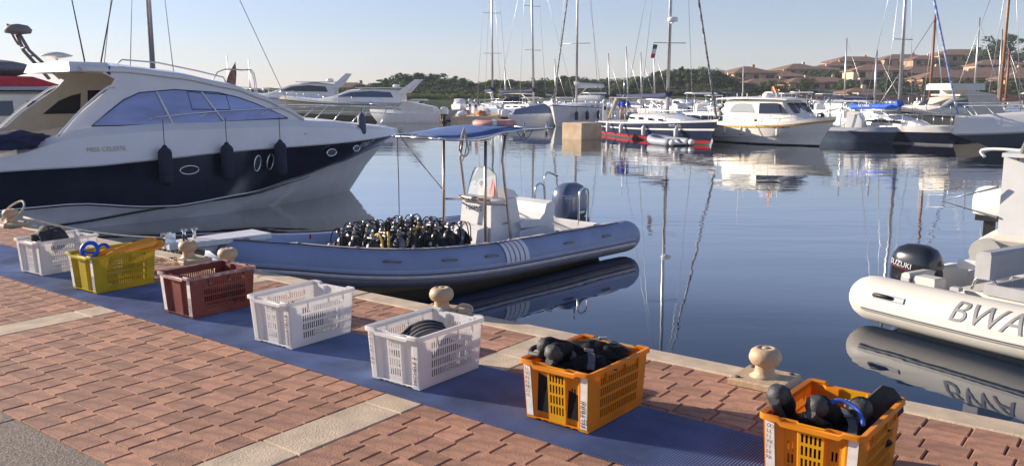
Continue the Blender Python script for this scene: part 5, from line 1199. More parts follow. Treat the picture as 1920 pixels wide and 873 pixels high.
b = MB(); b.hexa([(-.3, -1.15, 1.2), (2.2, -1.15, 1.2), (2.2, 1.15, 1.2), (-.3, 1.15, 1.2), (.4, -1.0, 2.35), (2.3, -1.0, 2.6), (2.3, 1.0, 2.6), (.4, 1.0, 2.35)]); b.build('cockpit_cover', mat('cream_canvas', (.60, .56, .47), .85, var=.06), WM)
b = MB(); b.box((2.2, 0, 2.75), (2.2, 1.9, .35), ch=.08); b.build('flybridge', mat('cream_canvas_white', (.66, .63, .56), .5), WM)
BB = frame_boat('motor_yacht', 29.0, 40.5, 194.5, 'big white topped bow with blue grey topsides, pointing left at the right picture edge', 'motor yacht')
shB = lerpf([(0, 1.2), (6, 1.05), (10.0, .85)])
hull(BB, [(-.3, .5, 0, 7.6, .3, 1.5), (0, 1.3, 0, 8.0, .45, 1.8), (lambda x: shB(x)*.45, 1.7, 0, 9.2, .46, 2), (lambda x: shB(x)-.2, 1.85, 0, 10.1, .46, 2), (lambda x: shB(x)-.12, 1.95, 0, 10.3, .46, 2), (lambda x: shB(x)+.12, 1.75, 0, 10.2, .46, 2)], [0, 0, 0, 1, 1], [mat('blue_grey_topsides', (.10, .14, .2), .4), mat('ivory_deck', (.80, .76, .68), .4)], 24, deck=mat('ivory_deck', (.80, .76, .68), .4), deckz=.5)
pts = [(x, -1.55*(1 if x < 5 else 1-((x-5)/5.3)**2.2), 1.9) for x in (3, 4.5, 6, 7.5, 8.6, 9.3)]
rail(BB, pts+[(9.7, 0, 1.85)], .03, None, [(pts[i], (pts[i][0]+(-.9 if i % 2 else -.6), pts[i][1], 1.15)) for i in range(6)])
b = MB(); b.tube([(3, -1.7, 2.05), (9.4, -1.0, 2.02)], .03, 6); b.build('awning_spar', M_alu, BB)
# wooden masted boats behind on the right
for (x, y, deg, mm, mh_, lab) in ((31.2, 52, 200, mat('varnished_spar', (.30, .15, .06), .5, var=.2), 11.5, 'boat with a stout varnished wooden mast, behind the white cruiser at the right'),
                                  (29.9, 57, 190, mat('red_wood', (.2, .09, .05), .5), 7.3, 'boat with a thin reddish mast, right of the small navy sailing boat'),
                                  (36.0, 60, 200, mat('red_wood', (.25, .10, .05), .5), 5.2, 'boat with a short red brown mast at the far right')):
    t = frame_boat('gaff_boat', x, y, deg, lab, 'sailing boat')
    hull(t, [(-.3, .5, 0, 6, .3, 1.5), (0, 1.1, 0, 6.5, .45, 1.8), (.8, 1.3, 0, 7.2, .45, 2), (.95, 1.2, 0, 7.2, .45, 2)], [0, 0, 1], [M_white, M_navy], 16, deck=M_wood)
    loft_house(t, [(1.5, .8, .7, .9, 1.4), (4, .8, .7, .95, 1.4), (4.4, .7, .6, .95, 1.1)], M_white)
    b = MB(); b.tube([(3.2, 0, .9), (3.25, 0, mh_)], [.10, .07], 8); b.build('mast', mm, t)
    b = MB(); b.tube([(3.2, 0, 1.9), (.4, 0, 2.1)], .07, 6); b.build('boom', mm, t)
    for s in (1, -1): b = MB(); b.tube([(2.9, s*1.2, 1.0), (3.25, 0, mh_-.3)], .02, 5); b.build('shroud', M_alu, t)
    b = MB(); b.tube([(7.1, 0, 1.1), (3.25, 0, mh_-.3)], .02, 5); b.build('forestay', M_alu, t)
# boats behind the navy motor yacht, far left
LY = frame_boat('motor_yacht', -19.4, 25.2, 46.5, 'motor yacht with a dark red band, beyond the big yacht at far left', 'motor yacht')
LY.scale.z = .82
hull(LY, [(-.3, 1, 0, 9, .4, 1.8), (0, 1.5, 0, 9.8, .5, 1.8), (1.2, 1.8, 0, 11, .5, 2), (1.5, 1.7, 0, 11.2, .5, 2)], [0, 1, 1], [M_white, M_cream], 18, deck=M_cream)
loft_house(LY, [(2.0, 1.6, 1.45, 1.5, 3.1), (6.0, 1.6, 1.45, 1.5, 3.1), (7.6, 1.4, 1.2, 1.55, 2.2), (8.2, 1.2, 1.0, 1.6, 1.9)], M_cream)
for q in (3.0, 4.6): side_patch(LY, [(q, 2.2), (q, 2.75), (q+1.2, 2.75), (q+1.2, 2.2)], lambda x, z: 1.6-.15*(z-1.5)/1.6, M_dark, frame=M_alu)
b = MB(); b.hexa([(1.6, -1.7, 3.15), (6.6, -1.65, 3.15), (6.6, 1.65, 3.15), (1.6, 1.7, 3.15), (1.6, -1.6, 3.28), (6.4, -1.5, 3.28), (6.4, 1.5, 3.28), (1.6, 1.6, 3.28)]); b.build('roof_edge', M_ltgrey, LY)
b = MB(); b.hexa([(2.0, -1.5, 3.29), (5.8, -1.4, 3.29), (5.8, 1.4, 3.29), (2.0, 1.5, 3.29), (2.2, -1.4, 3.72), (4.9, -1.3, 3.66), (4.9, 1.3, 3.66), (2.2, 1.4, 3.72)]); b.build('red_coaming', M_red, LY)
b = MB(); b.blob((3.8, 0, 3.98), (1.6, 1.2, .35), 3, .12, 1.5, 20); b.build('grey_cover', mat('grey_blue_cover', (.15, .16, .19), .8, var=.2), LY)
b = MB()
for s in (-.5, .5): b.tube([(6.0, s, 3.6), (5.2, s*.5, 4.7), (5.0, s*.3, 5.3)], .06, 6)
for k in range(4): b.tube([(5.8-.22*k, -.45+.07*k, 3.9+.3*k), (5.8-.22*k, .45-.07*k, 3.9+.3*k)], .04, 6)
b.tube(catmull([(5.0, 0, 4.9), (4.9, 0, 5.1), (4.7, 0, 5.7)], 4), .04, 6); b.build('radar_mast', mat('dull_metal', (.2, .17, .16), .6), LY)
b = MB(); b.lathe([(.03, 5.3), (.38, 5.36), (.42, 5.5), (.30, 5.66), (.03, 5.72)], (5.0, 0, 0), 14); b.build('radar_dome', mat('dull_metal', (.2, .17, .16), .6), LY)
t = frame_boat('sailing_yacht', -12.9, 27.0, 60, 'sailing yacht of which only the dark mast shows, rising behind the yacht roof', 'sailing yacht')
sailboat(t, 9, 2.8, 1, 1.2, [M_white, M_navy], [0]*6+[1], 2.3, 11, 3.4, M_navyfab, 2.0, None, spr=(4.6,))
# ---------------------------------------------------------------- pontoons
def pontoon(name, cx, cy, L, W_, deg, z0, z1, label, m=M_concr, side=True):
    t = empty(name, (cx, cy, WZ), R(deg)); tag(t, label, 'pontoon')
    n = max(1, int(L/3))
    for i in range(n):
        b = MB(); b.box((L/n*(i+.5), 0, (z0+z1)/2), (L/n-.04, W_, z1-z0), ch=.04); b.build('pontoon_slab', m, t)
    b = MB(); b.box((L/2, 0, z0-.2), (L, W_*.9, .4)); b.build('pontoon_float', M_wall, t)
    return t
M_tan = mat('tan_pier_concrete', (.56, .42, .27), .85, var=.15, scale=2, bump=.4, bscale=20, stain=.4, stc=(.3, .22, .14), sscale=1.2)
pontoon('pier_head', 3.15, 46.45, 1.7, 1.35, 45, -.1, .86, 'tan concrete pier head between the white and the navy sailing yacht', M_tan)
pontoon('pontoon', -2.9, 62, 30, 2.9, 84, -.1, .72, 'tan pontoon crowded with gear in the middle distance, left of the pale blue yacht', M_tan)
pontoon('pontoon', 27, 82, 40, 2.4, 2, -.1, .6, 'low pontoon in the right distance in front of the reddish sea wall', M_tan)
pontoon('pontoon', 8, 90, 44, 2.2, 3, -.1, .5, 'low pontoon in the distance behind the sailing yachts', M_tan)
# power pedestals and clutter on the pontoons
def pedestal(x, y, z, label, m=M_white, s=1.):
    t = empty('power_pedestal', (x, y, z)); b = MB(); b.box((0, 0, .5*s), (.22*s, .22*s, 1.0*s), ch=.03); b.build('post', m, t)
    b = MB(); b.lathe([(.15*s, 1.0*s), (.17*s, 1.08*s), (.10*s, 1.2*s), (.02, 1.22*s)], n=10); b.build('cap', M_ltgrey, t); b = MB(); b.box((0, -.115*s, .7*s), (.14*s, .02, .2*s)); b.build('socket_plate', M_navy, t)
    return tag(t, label, 'power pedestal', 'pedestals on the pontoons')
for i, (x, y, lb) in enumerate(((-2.6, 63.5, 'white pedestal on the near end of the tan pontoon'), (-3.2, 67, 'white pedestal farther back on the tan pontoon'), (5.3, 50.2, 'white pedestal behind the tan pier head'))): pedestal(x, y, WZ+(.72 if i < 2 else .86), lb)
tp = MB()
for k, (x, y) in enumerate(((-3.6, 62.7), (-2.2, 62.9), (-1.9, 64.5), (-3.5, 65.5))):
    t = empty('mooring_gear', (x, y, WZ+.72)); b = MB(); b.blob((0, 0, .18), (.38, .3, .22), k, .35, 2.2, 14); b.build('net_heap', mat('orange_net', (.5, .2, .08), .9, var=.3, scale=8) if k % 2 else M_white, t)
    b = MB(); b.tube([(.3*cos(a), .3*sin(a), .05) for a in [2*pi*i/12 for i in range(12)]], .05, 5, closed=True); b.build('rope_ring', M_rope, t)
    tag(t, ['heap of pale gear at the left corner of the tan pontoon', 'heap of orange net at the right corner of the tan pontoon', 'heap of pale gear in the middle of the tan pontoon', 'heap of orange net farther back on the tan pontoon'][k], 'gear', 'gear on the tan pontoon')
# ---------------------------------------------------------------- the crowd of small boats
def small_boat(kind, hullm, topm):
    t = empty('small_boat'); L = 5.5; B = 2.0
    hull(t, [(-.25, .5, 0, 4.6, .3, 1.5), (0, .85, 0, 4.9, .4, 1.8), (.35, .95, 0, 5.2, .42, 1.9), (.7, 1.0, 0, 5.45, .42, 2), (lambda x: .8+.03*x, .9, 0, 5.5, .42, 2)], [0, 0, 0, 1], [hullm, M_white], 10, deck=M_white)
    if kind == 0:
        loft_house(t, [(1.8, .75, .65, .8, 1.5), (2.9, .75, .62, .85, 1.45), (3.6, .5, .4, .9, 1.1)], M_white)
        side_patch(t, [(1.95, 1.1), (1.95, 1.4), (2.8, 1.38), (3.1, 1.15)], lambda x, z: .75-.1*(z-.8)/.7, M_dark)
    elif kind == 1:
        loft_house(t, [(2.0, .4, .35, .8, 1.45), (2.6, .4, .33, .8, 1.4)], M_white, 'console')
        b = MB()
        for s in (1, -1): b.tube([(1.6, s*.7, .8), (1.5, s*.7, 2.1)], .03, 5); b.tube([(3.0, s*.7, .8), (2.9, s*.7, 2.1)], .03, 5)
        b.tube([(1.5, -.7, 2.1), (1.5, .7, 2.1)], .03, 5); b.tube([(2.9, -.7, 2.1), (2.9, .7, 2.1)], .03, 5); b.tube([(1.5, .7, 2.1), (2.9, .7, 2.1)], .03, 5); b.build('shade_frame', M_steel, t); b = MB(); b.prism([(1.3, 2.08), (1.7, 2.2), (2.8, 2.2), (3.2, 2.08), (2.8, 2.13), (1.7, 2.13)], -.85, .85, lambda x, y, z: (x, z, y)); b.build('bimini', topm, t)
    else:
        b = MB(); b.hexa([(.3, -.9, .8), (3.4, -.85, .85), (3.4, .85, .85), (.3, .9, .8), (.5, -.6, 1.15), (2.6, -.5, 1.55), (2.6, .5, 1.55), (.5, .6, 1.15)]); b.build('boat_cover', topm, t)
    outboard(t, -.15, 0, .6, .95, M_navy if kind == 1 else M_white)
    b = MB(); b.tube(catmull([(3.6, -.75, 1.15), (4.8, -.45, 1.3), (5.5, 0, 1.35), (4.8, .45, 1.3), (3.6, .75, 1.15)], 3), .02, 5); b.build('bow_rail', M_steel, t)
    return t
protos = [small_boat(0, M_white, M_white), small_boat(1, M_white, M_navyfab), small_boat(2, M_white, mat('blue_grey_cover', (.14, .18, .28), .85)), small_boat(1, M_navy, M_white), small_boat(0, mat('pale_blue_hull', (.3, .4, .5), .4), M_white), small_boat(2, M_white, M_cream)]
names_ = ['small white cabin boat', 'open boat with navy sunshade', 'boat under blue grey cover', 'navy boat with white sunshade', 'small pale blue cabin boat', 'white boat under cream cover']
spots = []
for i in range(14): spots.append((-4+i*2.9-.3*(i % 3), 86+.35*i+(i % 4)*.6, -82+(i*17) % 15, 0))
for i in range(13): spots.append((9.5+i*2.7, 95.5+(i % 3)*.5, 92+(i*7) % 12, 1))
for i in range(11): spots.append((29+i*3.1, 86.2+(i % 3)*.4, 88+(i*13) % 14, 2))
for i in range(10): spots.append((26.5+i*3.0, 77.5+(i % 2)*.7, -95+(i*11) % 14, 3))
for i in range(9): spots.append((-6.5+i*5.4, 108+(i % 3), -85+(i*7) % 20, 4))
spots += [(-5.6, 70, 170, 5), (-.6, 68, 5, 5), (-.4, 71, 8, 5), (-6.0, 74, 172, 5), (-.3, 64.5, 2, 5), (20.5, 58, -70, 6), (17.8, 60, -75, 6), (23.3, 61, -80, 6), (26.5, 66, -75, 6), (15.6, 64, -85, 6), (13.6, 68, -80, 6), (30.0, 57, -110, 6), (33.5, 52, -120, 6)]
where = ['beyond the tall sailing yachts', 'in the far row under the wood', 'before the reddish sea wall', 'along the right pontoon', 'in the farthest row', 'beside the tan pontoon', 'right of the cream launch']
for i, (x, y, dg, wv) in enumerate(spots):
    k = (i*5+i//4) % 6
    if wv in (2, 3) and k == 0 and i % 2: k = 1
    lab = names_[k]+' '+where[wv]
    if i < 200:
        o = dup(protos[k], (x, y, WZ), R(dg), lab, 'marina rows: '+names_[k])
        tag(o, lab, 'boat'); 
        s_ = .82+.3*((i*37) % 10)/10; o.scale = (s_, s_, s_)
for p in protos:
    for c in list(p.children_recursive): bpy.data.objects.remove(c)
    bpy.data.objects.remove(p)
# thin masts far off
mk = 0
def far_mast(x, y, h, lean, label, mm=M_alu):
    t = empty('sailing_boat', (x, y, WZ), R(-70)); 
    hull(t, [(-.3, .6, 0, 6, .3, 1.5), (0, 1, 0, 6.3, .45, 1.8), (.8, 1.2, 0, 7, .45, 2), (.95, 1.1, 0, 7, .45, 2)], [0, 0, 0], [M_white], 10, deck=M_white)
    b = MB(); b.box((3, 0, 1.1), (3, 1.4, .4), ch=.1); b.build('coachroof', M_white, t)
    b = MB(); b.tube([(3.6, 0, .9), (3.6-lean, 0, h)], [.10, .06], 6); b.build('mast', mm, t)
    b = MB(); b.tube([(3.6, 0, 1.9), (.8, 0, 2.0)], .13, 6); b.build('boom', M_navyfab, t)
    b = MB(); b.tube([(6.9, 0, 1), (3.6-lean, 0, h-.2)], .02, 4); b.build('forestay', M_alu, t)
    return tag(t, label, 'sailing boat', 'sailing boats far off')
for x, y, h, ln, lb in ((9.5, 100, 6.5, .6, 'far sailing boat with a short mast under the wood, left of the navy boom'), (11.4, 99, 7.2, .8, 'far sailing boat with a mast just left of the tall navy yacht mast'), (13.0, 100, 6.6, .5, 'far sailing boat right beside the tall navy yacht mast'), (14.6, 101, 7.4, .6, 'far sailing boat with the tallest of the thin masts under the wood'),
                     (27.0, 72, 5.6, .1, 'sailing boat with a thin pale mast just right of the cream launch'), (30.5, 87.5, 7.4, .2, 'sailing boat with a bare mast before the arched house'), (41.0, 84, 9, .1, 'sailing boat with a grey mast in the right distance'), (43.5, 84.5, 8, .2, 'sailing boat with a slim grey mast by the right wooden mast'), (-38, 118, 7, .5, 'sailing boat whose mast shows over the far left yacht roof'), (-35.5, 119, 6.6, .3, 'sailing boat with a shorter mast over the far left yacht roof'), (-2, 112, 5.5, .4, 'sailing boat with a short mast below the wood, left of the tall masts'), (3.8, 104, 6.0, .5, 'sailing boat with a thin mast between the two tall grey masts')):
    far_mast(x, y, h, ln, lb)
# ================================================================ far shore: terrain, wall, houses, trees
RZ = lerpf([(-800, .3), (640, .4), (1000, .9), (1200, 2.2), (1330, 2.6), (1420, 2.6), (1600, 4.4), (1750, 6.4), (1900, 7.4), (3000, 8.5)])
def ground(x, y):
    px = 960+FPX*x/max(60, y); k = min(1, max(0, (y-128)/110)); k = k*k*(3-2*k)
    n_ = noise.noise(Vector((x*.02, y*.02, 1)))*1.2
    return -.2 + (RZ(px)+.2+n_*.5)*k + (.5 if y > 126 else 0)*min(1, (y-126)/6) if y > 126 else -.3
M_land = mat('dry_grass_land', (.07, .095, .035), .95, var=.35, scale=.12, stain=.5, stc=(.14, .11, .06), sscale=.08)
b = MB(); nx, ny = 120, 40; ks = []
for j in range(ny+1):
    y = 124+(j/ny)**1.5*700
    row = []
    for i in range(nx+1):
        x = (-1.1+2.3*i/nx)*y*1.0; row.append((x, y, ground(x, y) if j else -2.5))
    ks.append(b.add(row))
for a, c in zip(ks, ks[1:]):
    for i in range(nx): b.face((a+i, a+i+1, c+i+1, c+i), True)
struct(b.build('terrain', M_land))
M_sw = mat('reddish_sea_wall', (.36, .20, .14), .9, var=.25, scale=1.2, bump=.5, bscale=3)
sw = tag(empty('sea_wall', (38, 118.5, WZ), R(1)), 'low reddish stone sea wall along the right part of the far shore', 'wall')
for k in range(16):
    b = MB(); b.box((-2+k*5.5, 0, .85+.05*(k % 3)), (5.46, 1.2, 1.9), ch=.05); b.build('wall_section', M_sw, sw)
M_lawn = mat('green_lawn', (.10, .17, .03), .9, var=.2, scale=.3)
b = MB(); P_ = [(1325, 170), (1325, 200), (1500, 200), (1500, 170)]
k0 = []
for j in range(9):
    yv = 150+5*j; k0.append(b.add([(xx, yv, ground(xx, yv)+.12) for xx in [(362+i*13)/FPX*yv for i in range(10)]]))
for a, c in zip(k0, k0[1:]):
    for i in range(9): b.face((a+i, a+i+1, c+i+1, c+i), True)
stuff(b.build('lawn', M_lawn)); bpy.data.objects['lawn']['label'] = 'green lawn on the slope below the first house'
# --- houses
M_roof = mat('brown_tile_roof', (.21, .125, .085), .9, var=.25, scale=2.5, bump=.5, bscale=6, streak=(1, 1, 1), stain=.3, stc=(.11, .08, .065), sscale=1.)
M_wallh = [mat('ochre_plaster', (.52, .31, .19), .9, var=.15, scale=.5), mat('pink_stone', (.44, .26, .18), .9, var=.25, scale=.8), mat('cream_plaster', (.62, .47, .32), .9, var=.12, scale=.5)]
M_win = mat('shuttered_window', (.015, .013, .013), .4); M_frame = mat('pale_window_frame', (.5, .42, .33), .8)
def house(px, ytop, D, w_, d_, rot, label, wm=0, rise=.17, arches=0, pergola=0, turret=False, hip=True, storeys=2):
    x = (px-960)/FPX*D; zt = CAMH+(168-ytop)/FPX*D; zg = ground(x, D)-.4
    t = empty('hill_house', (x, D, zg), R(rot)); H_ = zt-zg; rr = min(w_, d_)*rise; hw = max(1.6, H_-rr)
    b = MB(); b.box((0, 0, hw/2), (w_, d_, hw)); b.build('wall', M_wallh[wm], t)
    ov = .4; X_, Y_ = w_/2+ov, d_/2+ov; b = MB(); zr = hw+rr; e = hw-.08
    rl = max(.3, (w_-d_*.9)/2) if hip else X_
    k = b.add([(-X_, -Y_, e), (X_, -Y_, e), (X_, Y_, e), (-X_, Y_, e), (-X_, -Y_, e+.16), (X_, -Y_, e+.16), (X_, Y_, e+.16), (-X_, Y_, e+.16), (-rl, 0, zr), (rl, 0, zr)])
    for f in ((3, 2, 1, 0), (0, 1, 5, 4), (1, 2, 6, 5), (2, 3, 7, 6), (3, 0, 4, 7), (4, 5, 9, 8), (6, 7, 8, 9), (5, 6, 9), (7, 4, 8)): b.face([k+i for i in f])
    ro = b.build('roof', M_roof, t)
    b = MB(); b.box((w_*.22, d_*.12, zr-.1), (.55, .55, 1.1), ch=.1); b.build('chimney', M_wallh[(wm+1) % 3], ro)
    nw = max(2, int(w_/2.6)); st = hw/storeys
    for s in range(storeys):
        for i in range(nw):
            xx = -w_/2+w_*(i+.5)/nw; zz = s*st+st*.55
            if arches and s == 0 and abs(xx) < w_*.4: continue
            big = (i+s) % 3 == 0
            fr = MB(); fr.box((xx, -d_/2-.03, zz), ((1.9 if big else 1.1)+.3, .10, min(st*.62, 1.7 if not big else 2.1)+.2)); f = fr.build('window', M_frame, t)
            q = MB(); q.box((xx, -d_/2-.075, zz), (1.9 if big else 1.1, .05, min(st*.62, 1.7 if not big else 2.1))); q.build('pane', M_win, f)
    for s in (1, -1):
        fr = MB(); fr.box((s*(w_/2+.02), 0, st*.55), (.1, 1.3, 1.2)); f = fr.build('window', M_frame, t); q = MB(); q.box((s*(w_/2+.06), 0, st*.55), (.05, 1.0, 1.0)); q.build('pane', M_win, f)
    if arches:
        b = MB(); y0 = -d_/2-1.6; aw = w_*.8/arches; h1 = min(st, 3.2); m_ = 8
        for a in range(arches):
            xa = -w_*.4+a*aw; cx = xa+aw/2; r_ = aw/2-.3; zs_ = max(.5, h1-r_-.35)
            for dy in (0, .35):
                for (u0, u1) in ((xa, xa+.3), (xa+aw-.3, xa+aw)):
                    k = b.add([(u0, y0+dy, 0), (u1, y0+dy, 0), (u1, y0+dy, h1), (u0, y0+dy, h1)]); b.face((k, k+1, k+2, k+3))
                for q in range(m_):
                    a1, a2 = pi-pi*q/m_, pi-pi*(q+1)/m_
                    k = b.add([(cx+r_*cos(a1), y0+dy, zs_+r_*sin(a1)), (cx+r_*cos(a2), y0+dy, zs_+r_*sin(a2)), (cx+r_*cos(a2), y0+dy, h1), (cx+r_*cos(a1), y0+dy, h1)]); b.face((k, k+1, k+2, k+3))
        b.box((0, y0+.9, h1+.15), (w_*.84, 2.1, .3)); b.build('arcade', M_wallh[2], t)
        b = MB(); b.box((0, -d_/2-.06, h1/2), (w_*.78, .05, h1*.9)); b.build('dark_back_panel', M_win, t)  # dark panel across the wall behind the arches
    if pergola:
        b = MB(); n = 3
        for i in range(n+1): b.box((-w_*.4+w_*.8*i/n, -d_/2-2.5, st*.45), (.25, .25, st*.9))
        b.box((0, -d_/2-2.5, st*.92), (w_*.84, .3, .25)); b.box((0, -d_/2-1.3, st*.95), (w_*.84, 2.6, .1)); b.build('pergola', mat('white_pergola', (.6, .55, .48), .8), t)
    if turret:
        b = MB(); b.box((0, 0, zr+.2), (2.2, 2.2, 1.6)); b.build('turret', M_wallh[wm], t)
        b = MB(); k = b.add([(-1.7, -1.7, zr+1), (1.7, -1.7, zr+1), (1.7, 1.7, zr+1), (-1.7, 1.7, zr+1), (0, 0, zr+1.8)]); 
        for f in ((3, 2, 1, 0), (0, 1, 4), (1, 2, 4), (2, 3, 4), (3, 0, 4)): b.face([k+i for i in f])
        b.build('turret_roof', M_roof, t)
    return tag(t, label, 'house')
house(1392, 126, 190, 9.5, 9, 12, 'leftmost hill house with an ochre gable front above the lawn', 0, pergola=1)
house(1352, 141, 186, 6, 6, 12, 'low brown roofed annex on the left of the leftmost hill house', 1, storeys=1)
house(1440, 134, 200, 13, 8, -5, 'long brown roof right behind the leftmost hill house', 1)
house(1485, 121, 214, 10, 9, 10, 'hill house crowned by a small square turret', 1, turret=False)
house(1435, 148, 172, 12, 7, 4, 'low brown roofed house in front of the turret house', 1, storeys=1)
house(1492, 146, 158, 6.5, 6, 8, 'small house with a white pergola on a brick base, right behind the launch', 0, pergola=1)
house(1535, 145, 172, 9, 6, -8, 'low house between the pergola house and the arched house', 1, storeys=1)
house(1530, 124, 232, 8, 8, 0, 'small dark domed hut roofed house below the ridge', 1, storeys=1)
house(1592, 108, 246, 15, 9, 6, 'leftmost long house on the hill ridge with cream window bays', 0)
house(1555, 117, 238, 8, 8, 6, 'ridge house stepping down at the left end of the ridge', 2)
house(1628, 122, 174, 10, 8, -6, 'house with two big cream arches on its ground floor', 2, arches=2)
house(1680, 104, 244, 14, 9, 0, 'middle ridge house with a chimney, behind the arched house', 0)
house(1716, 106, 226, 8, 7, 0, 'narrow house between the middle and the right ridge house', 1)
house(1722, 126, 178, 13, 9, 3, 'long brown roofed house right of the arched house', 1)
house(1790, 95, 236, 17, 10, -4, 'highest house on the ridge, with a broad brown roof', 0)
house(1735, 113, 226, 9, 8, 4, 'ridge house just left of the highest house', 1)
house(1775, 134, 160, 14, 8, -3, 'long low house with a pale gable at the foot of the slope', 1, storeys=1)
house(1860, 128, 168, 17, 9, -8, 'long low brown roofed house behind the wooden mast', 1, storeys=1)
house(1850, 118, 205, 11, 8, -8, 'brown roofed house under the tall tree at the right', 0)
house(1925, 134, 150, 12, 8, -10, 'dark low house at the right picture edge', 1, storeys=1)
house(1600, 166, 128, 4.5, 4, 2, 'little white framed hut by the sea wall', 1, storeys=1, pergola=1)
house(662, 163, 178, 9, 7, 5, 'pale house half hidden in the trees at the far left', 2, storeys=1)
# --- trees
def leafmat(name, c, v=.35): 
    m = mat(name, c, .85, var=v, scale=3, rnd=.18, trans=.25); return m
LM = [leafmat('dull_green_leaves', (.06, .10, .04)), leafmat('dark_green_leaves', (.045, .08, .038)), leafmat('olive_leaves', (.09, .12, .05)), leafmat('yellow_green_leaves', (.17, .21, .06))]
M_bark = mat('bark', (.09, .065, .045), .95, var=.3, scale=6)
def crown_mesh(kind, seed, n=900):
    rnd = random.Random(seed); b = MB(); cl = []
    if kind == 'round': cl = [(Vector((rnd.gauss(0, .22), rnd.gauss(0, .22), .30+rnd.random()*.5)), rnd.uniform(.12, .24)) for _ in range(13)]
    elif kind == 'pine': cl = [(Vector((rnd.uniform(-.42, .42), rnd.uniform(-.42, .42), .78+rnd.uniform(-.07, .12))), rnd.uniform(.10, .17)) for _ in range(14)]
    elif kind == 'cone': cl = [(Vector((rnd.gauss(0, .03), rnd.gauss(0, .03), .12+.8*i/13)), .15*(1-i/15)+.03) for i in range(14)]
    elif kind == 'bush': cl = [(Vector((rnd.uniform(-.5, .5), rnd.uniform(-.4, .4), .18+rnd.random()*.5*(1))), rnd.uniform(.15, .28)) for _ in range(12)]
    else: cl = [(Vector((rnd.gauss(0, .25), rnd.gauss(0, .25), .25+rnd.random()*.7)), rnd.uniform(.07, .18)) for _ in range(20)]
    for i in range(n):
        c, r_ = cl[rnd.randrange(len(cl))]; d = Vector((rnd.gauss(0, 1), rnd.gauss(0, 1), rnd.gauss(0, 1))).normalized()
        p = c+d*r_*(.55+.5*rnd.random()); p.z = max(.03, p.z)
        s_ = rnd.uniform(.018, .036); u = d.orthogonal().normalized(); u.rotate(Matrix.Rotation(rnd.random()*6.3, 3, d)); v_ = d.cross(u)
        tl = Vector((rnd.uniform(-.5, .5), rnd.uniform(-.5, .5), rnd.uniform(-.5, .5))); u = (u+tl*.6).normalized(); 
        k = b.add([p-u*s_-v_*s_*.5, p+u*s_*.3-v_*s_, p+u*s_+v_*s_*.4, p-u*s_*.2+v_*s_]); b.face((k, k+1, k+2, k+3))
    return b
def trunk_mesh(kind, seed):
    rnd = random.Random(seed); b = MB(); top = .75 if kind != 'bush' else .4
    b.tube([(0, 0, -.05), (.02, .01, top*.4), (-.01, .02, top*.75), (0, 0, top)], [.035, .028, .02, .008], 6)
    for i in range(5):
        a = rnd.random()*6.3; z = top*(.4+.1*i); b.tube([(0, 0, z), (.1*cos(a), .1*sin(a), z+.1), (.24*cos(a), .24*sin(a), z+.17)], [.014, .01, .004], 5)
    return b
TM = {}
for kd in ('round', 'pine', 'cone', 'bush', 'loose'):
    for v_ in range(3):
        o = crown_mesh(kd, hash_ := (ord(kd[0])*10+v_), 1100).build('crown', LM[0]); tr_ = trunk_mesh(kd, hash_).build('trunk', M_bark)
        TM[kd, v_] = (o.data, tr_.data); bpy.data.objects.remove(o); bpy.data.objects.remove(tr_)
ML = {}
def leafdata(kd, v_, m):
    key = (kd, v_, m.name)
    if key not in ML:
        d = TM[kd, v_][0].copy(); d.materials.clear(); d.materials.append(m); ML[key] = d
    return ML[key]
SEG = [(770, 'above the cream cruiser'), (930, 'over the tan pontoon'), (1035, 'behind the two grey masts'), (1120, 'behind the white sailing yacht'), (1250, 'left of the navy yacht mast'), (1345, 'right of the navy yacht mast')]
def seg(px): return [b_ for a_, b_ in SEG if px < a_ or a_ == 1345][0]
def tree(px, ytop, D, kd, wd, label, li, group, v_=0, zg=None):
    x = (px-960)/FPX*D; zt = CAMH+(168-ytop)/FPX*D; zg = ground(x, D)-.2 if zg is None else zg; h = max(1.2, zt-zg)
    t = empty('tree' if kd != 'bush' else 'bush', (x, D, zg), random.uniform(0, 6.28)); 
    for nm, d in (('crown', leafdata(kd, v_, LM[li])), ('trunk', TM[kd, v_][1])):
        o = bpy.data.objects.new(nm, d); COL.objects.link(o); o.parent = t
    t.scale = (wd, wd, h); tag(t, label, 'tree' if kd != 'bush' else 'bush', group); return t
sky_y = lerpf([(-100, 150), (420, 163), (450, 163), (500, 170), (540, 171), (620, 171), (650, 166), (690, 158), (740, 148), (775, 140), (830, 141), (860, 154), (905, 154), (945, 150), (1000, 151), (1060, 144), (1100, 147), (1150, 151), (1200, 147), (1240, 136), (1290, 128), (1330, 132), (1345, 150)])
rt = random.Random(4)
wood = MB()
def addw(px, D, ytop, kd, v_, wd):
    x = (px-960)/FPX*D; zg = ground(x, D)-.2; h = max(1.5, CAMH+(168-ytop)/FPX*D-zg); a = rt.random()*6.28
    d = TM[kd, v_][0]; k = len(wood.v); ca, sa = cos(a)*wd, sin(a)*wd; li = rt.choice([0, 0, 1, 1, 2])
    co = [0.]*(len(d.vertices)*3); d.vertices.foreach_get('co', co)
    wood.v += [(x+co[i]*ca-co[i+1]*sa, D+co[i]*sa+co[i+1]*ca, zg+co[i+2]*h) for i in range(0, len(co), 3)]
    n = len(co)//12; wood.f += [(k+4*i, k+4*i+1, k+4*i+2, k+4*i+3) for i in range(n)]; wood.m += [li]*n; wood.sm += [False]*n
for i in range(95):                                     # the continuous wood behind, one mass
    px = 380+970*i/94+rt.uniform(-6, 6); addw(px, rt.uniform(178, 215), sky_y(px)+rt.uniform(1, 7), rt.choice(['round', 'bush', 'loose']), rt.randrange(3), rt.uniform(7, 11))
for i in range(60):
    px = 660+700*i/59; addw(px, rt.uniform(138, 165), 158+rt.uniform(-3, 8), 'bush', rt.randrange(3), rt.uniform(6, 10))
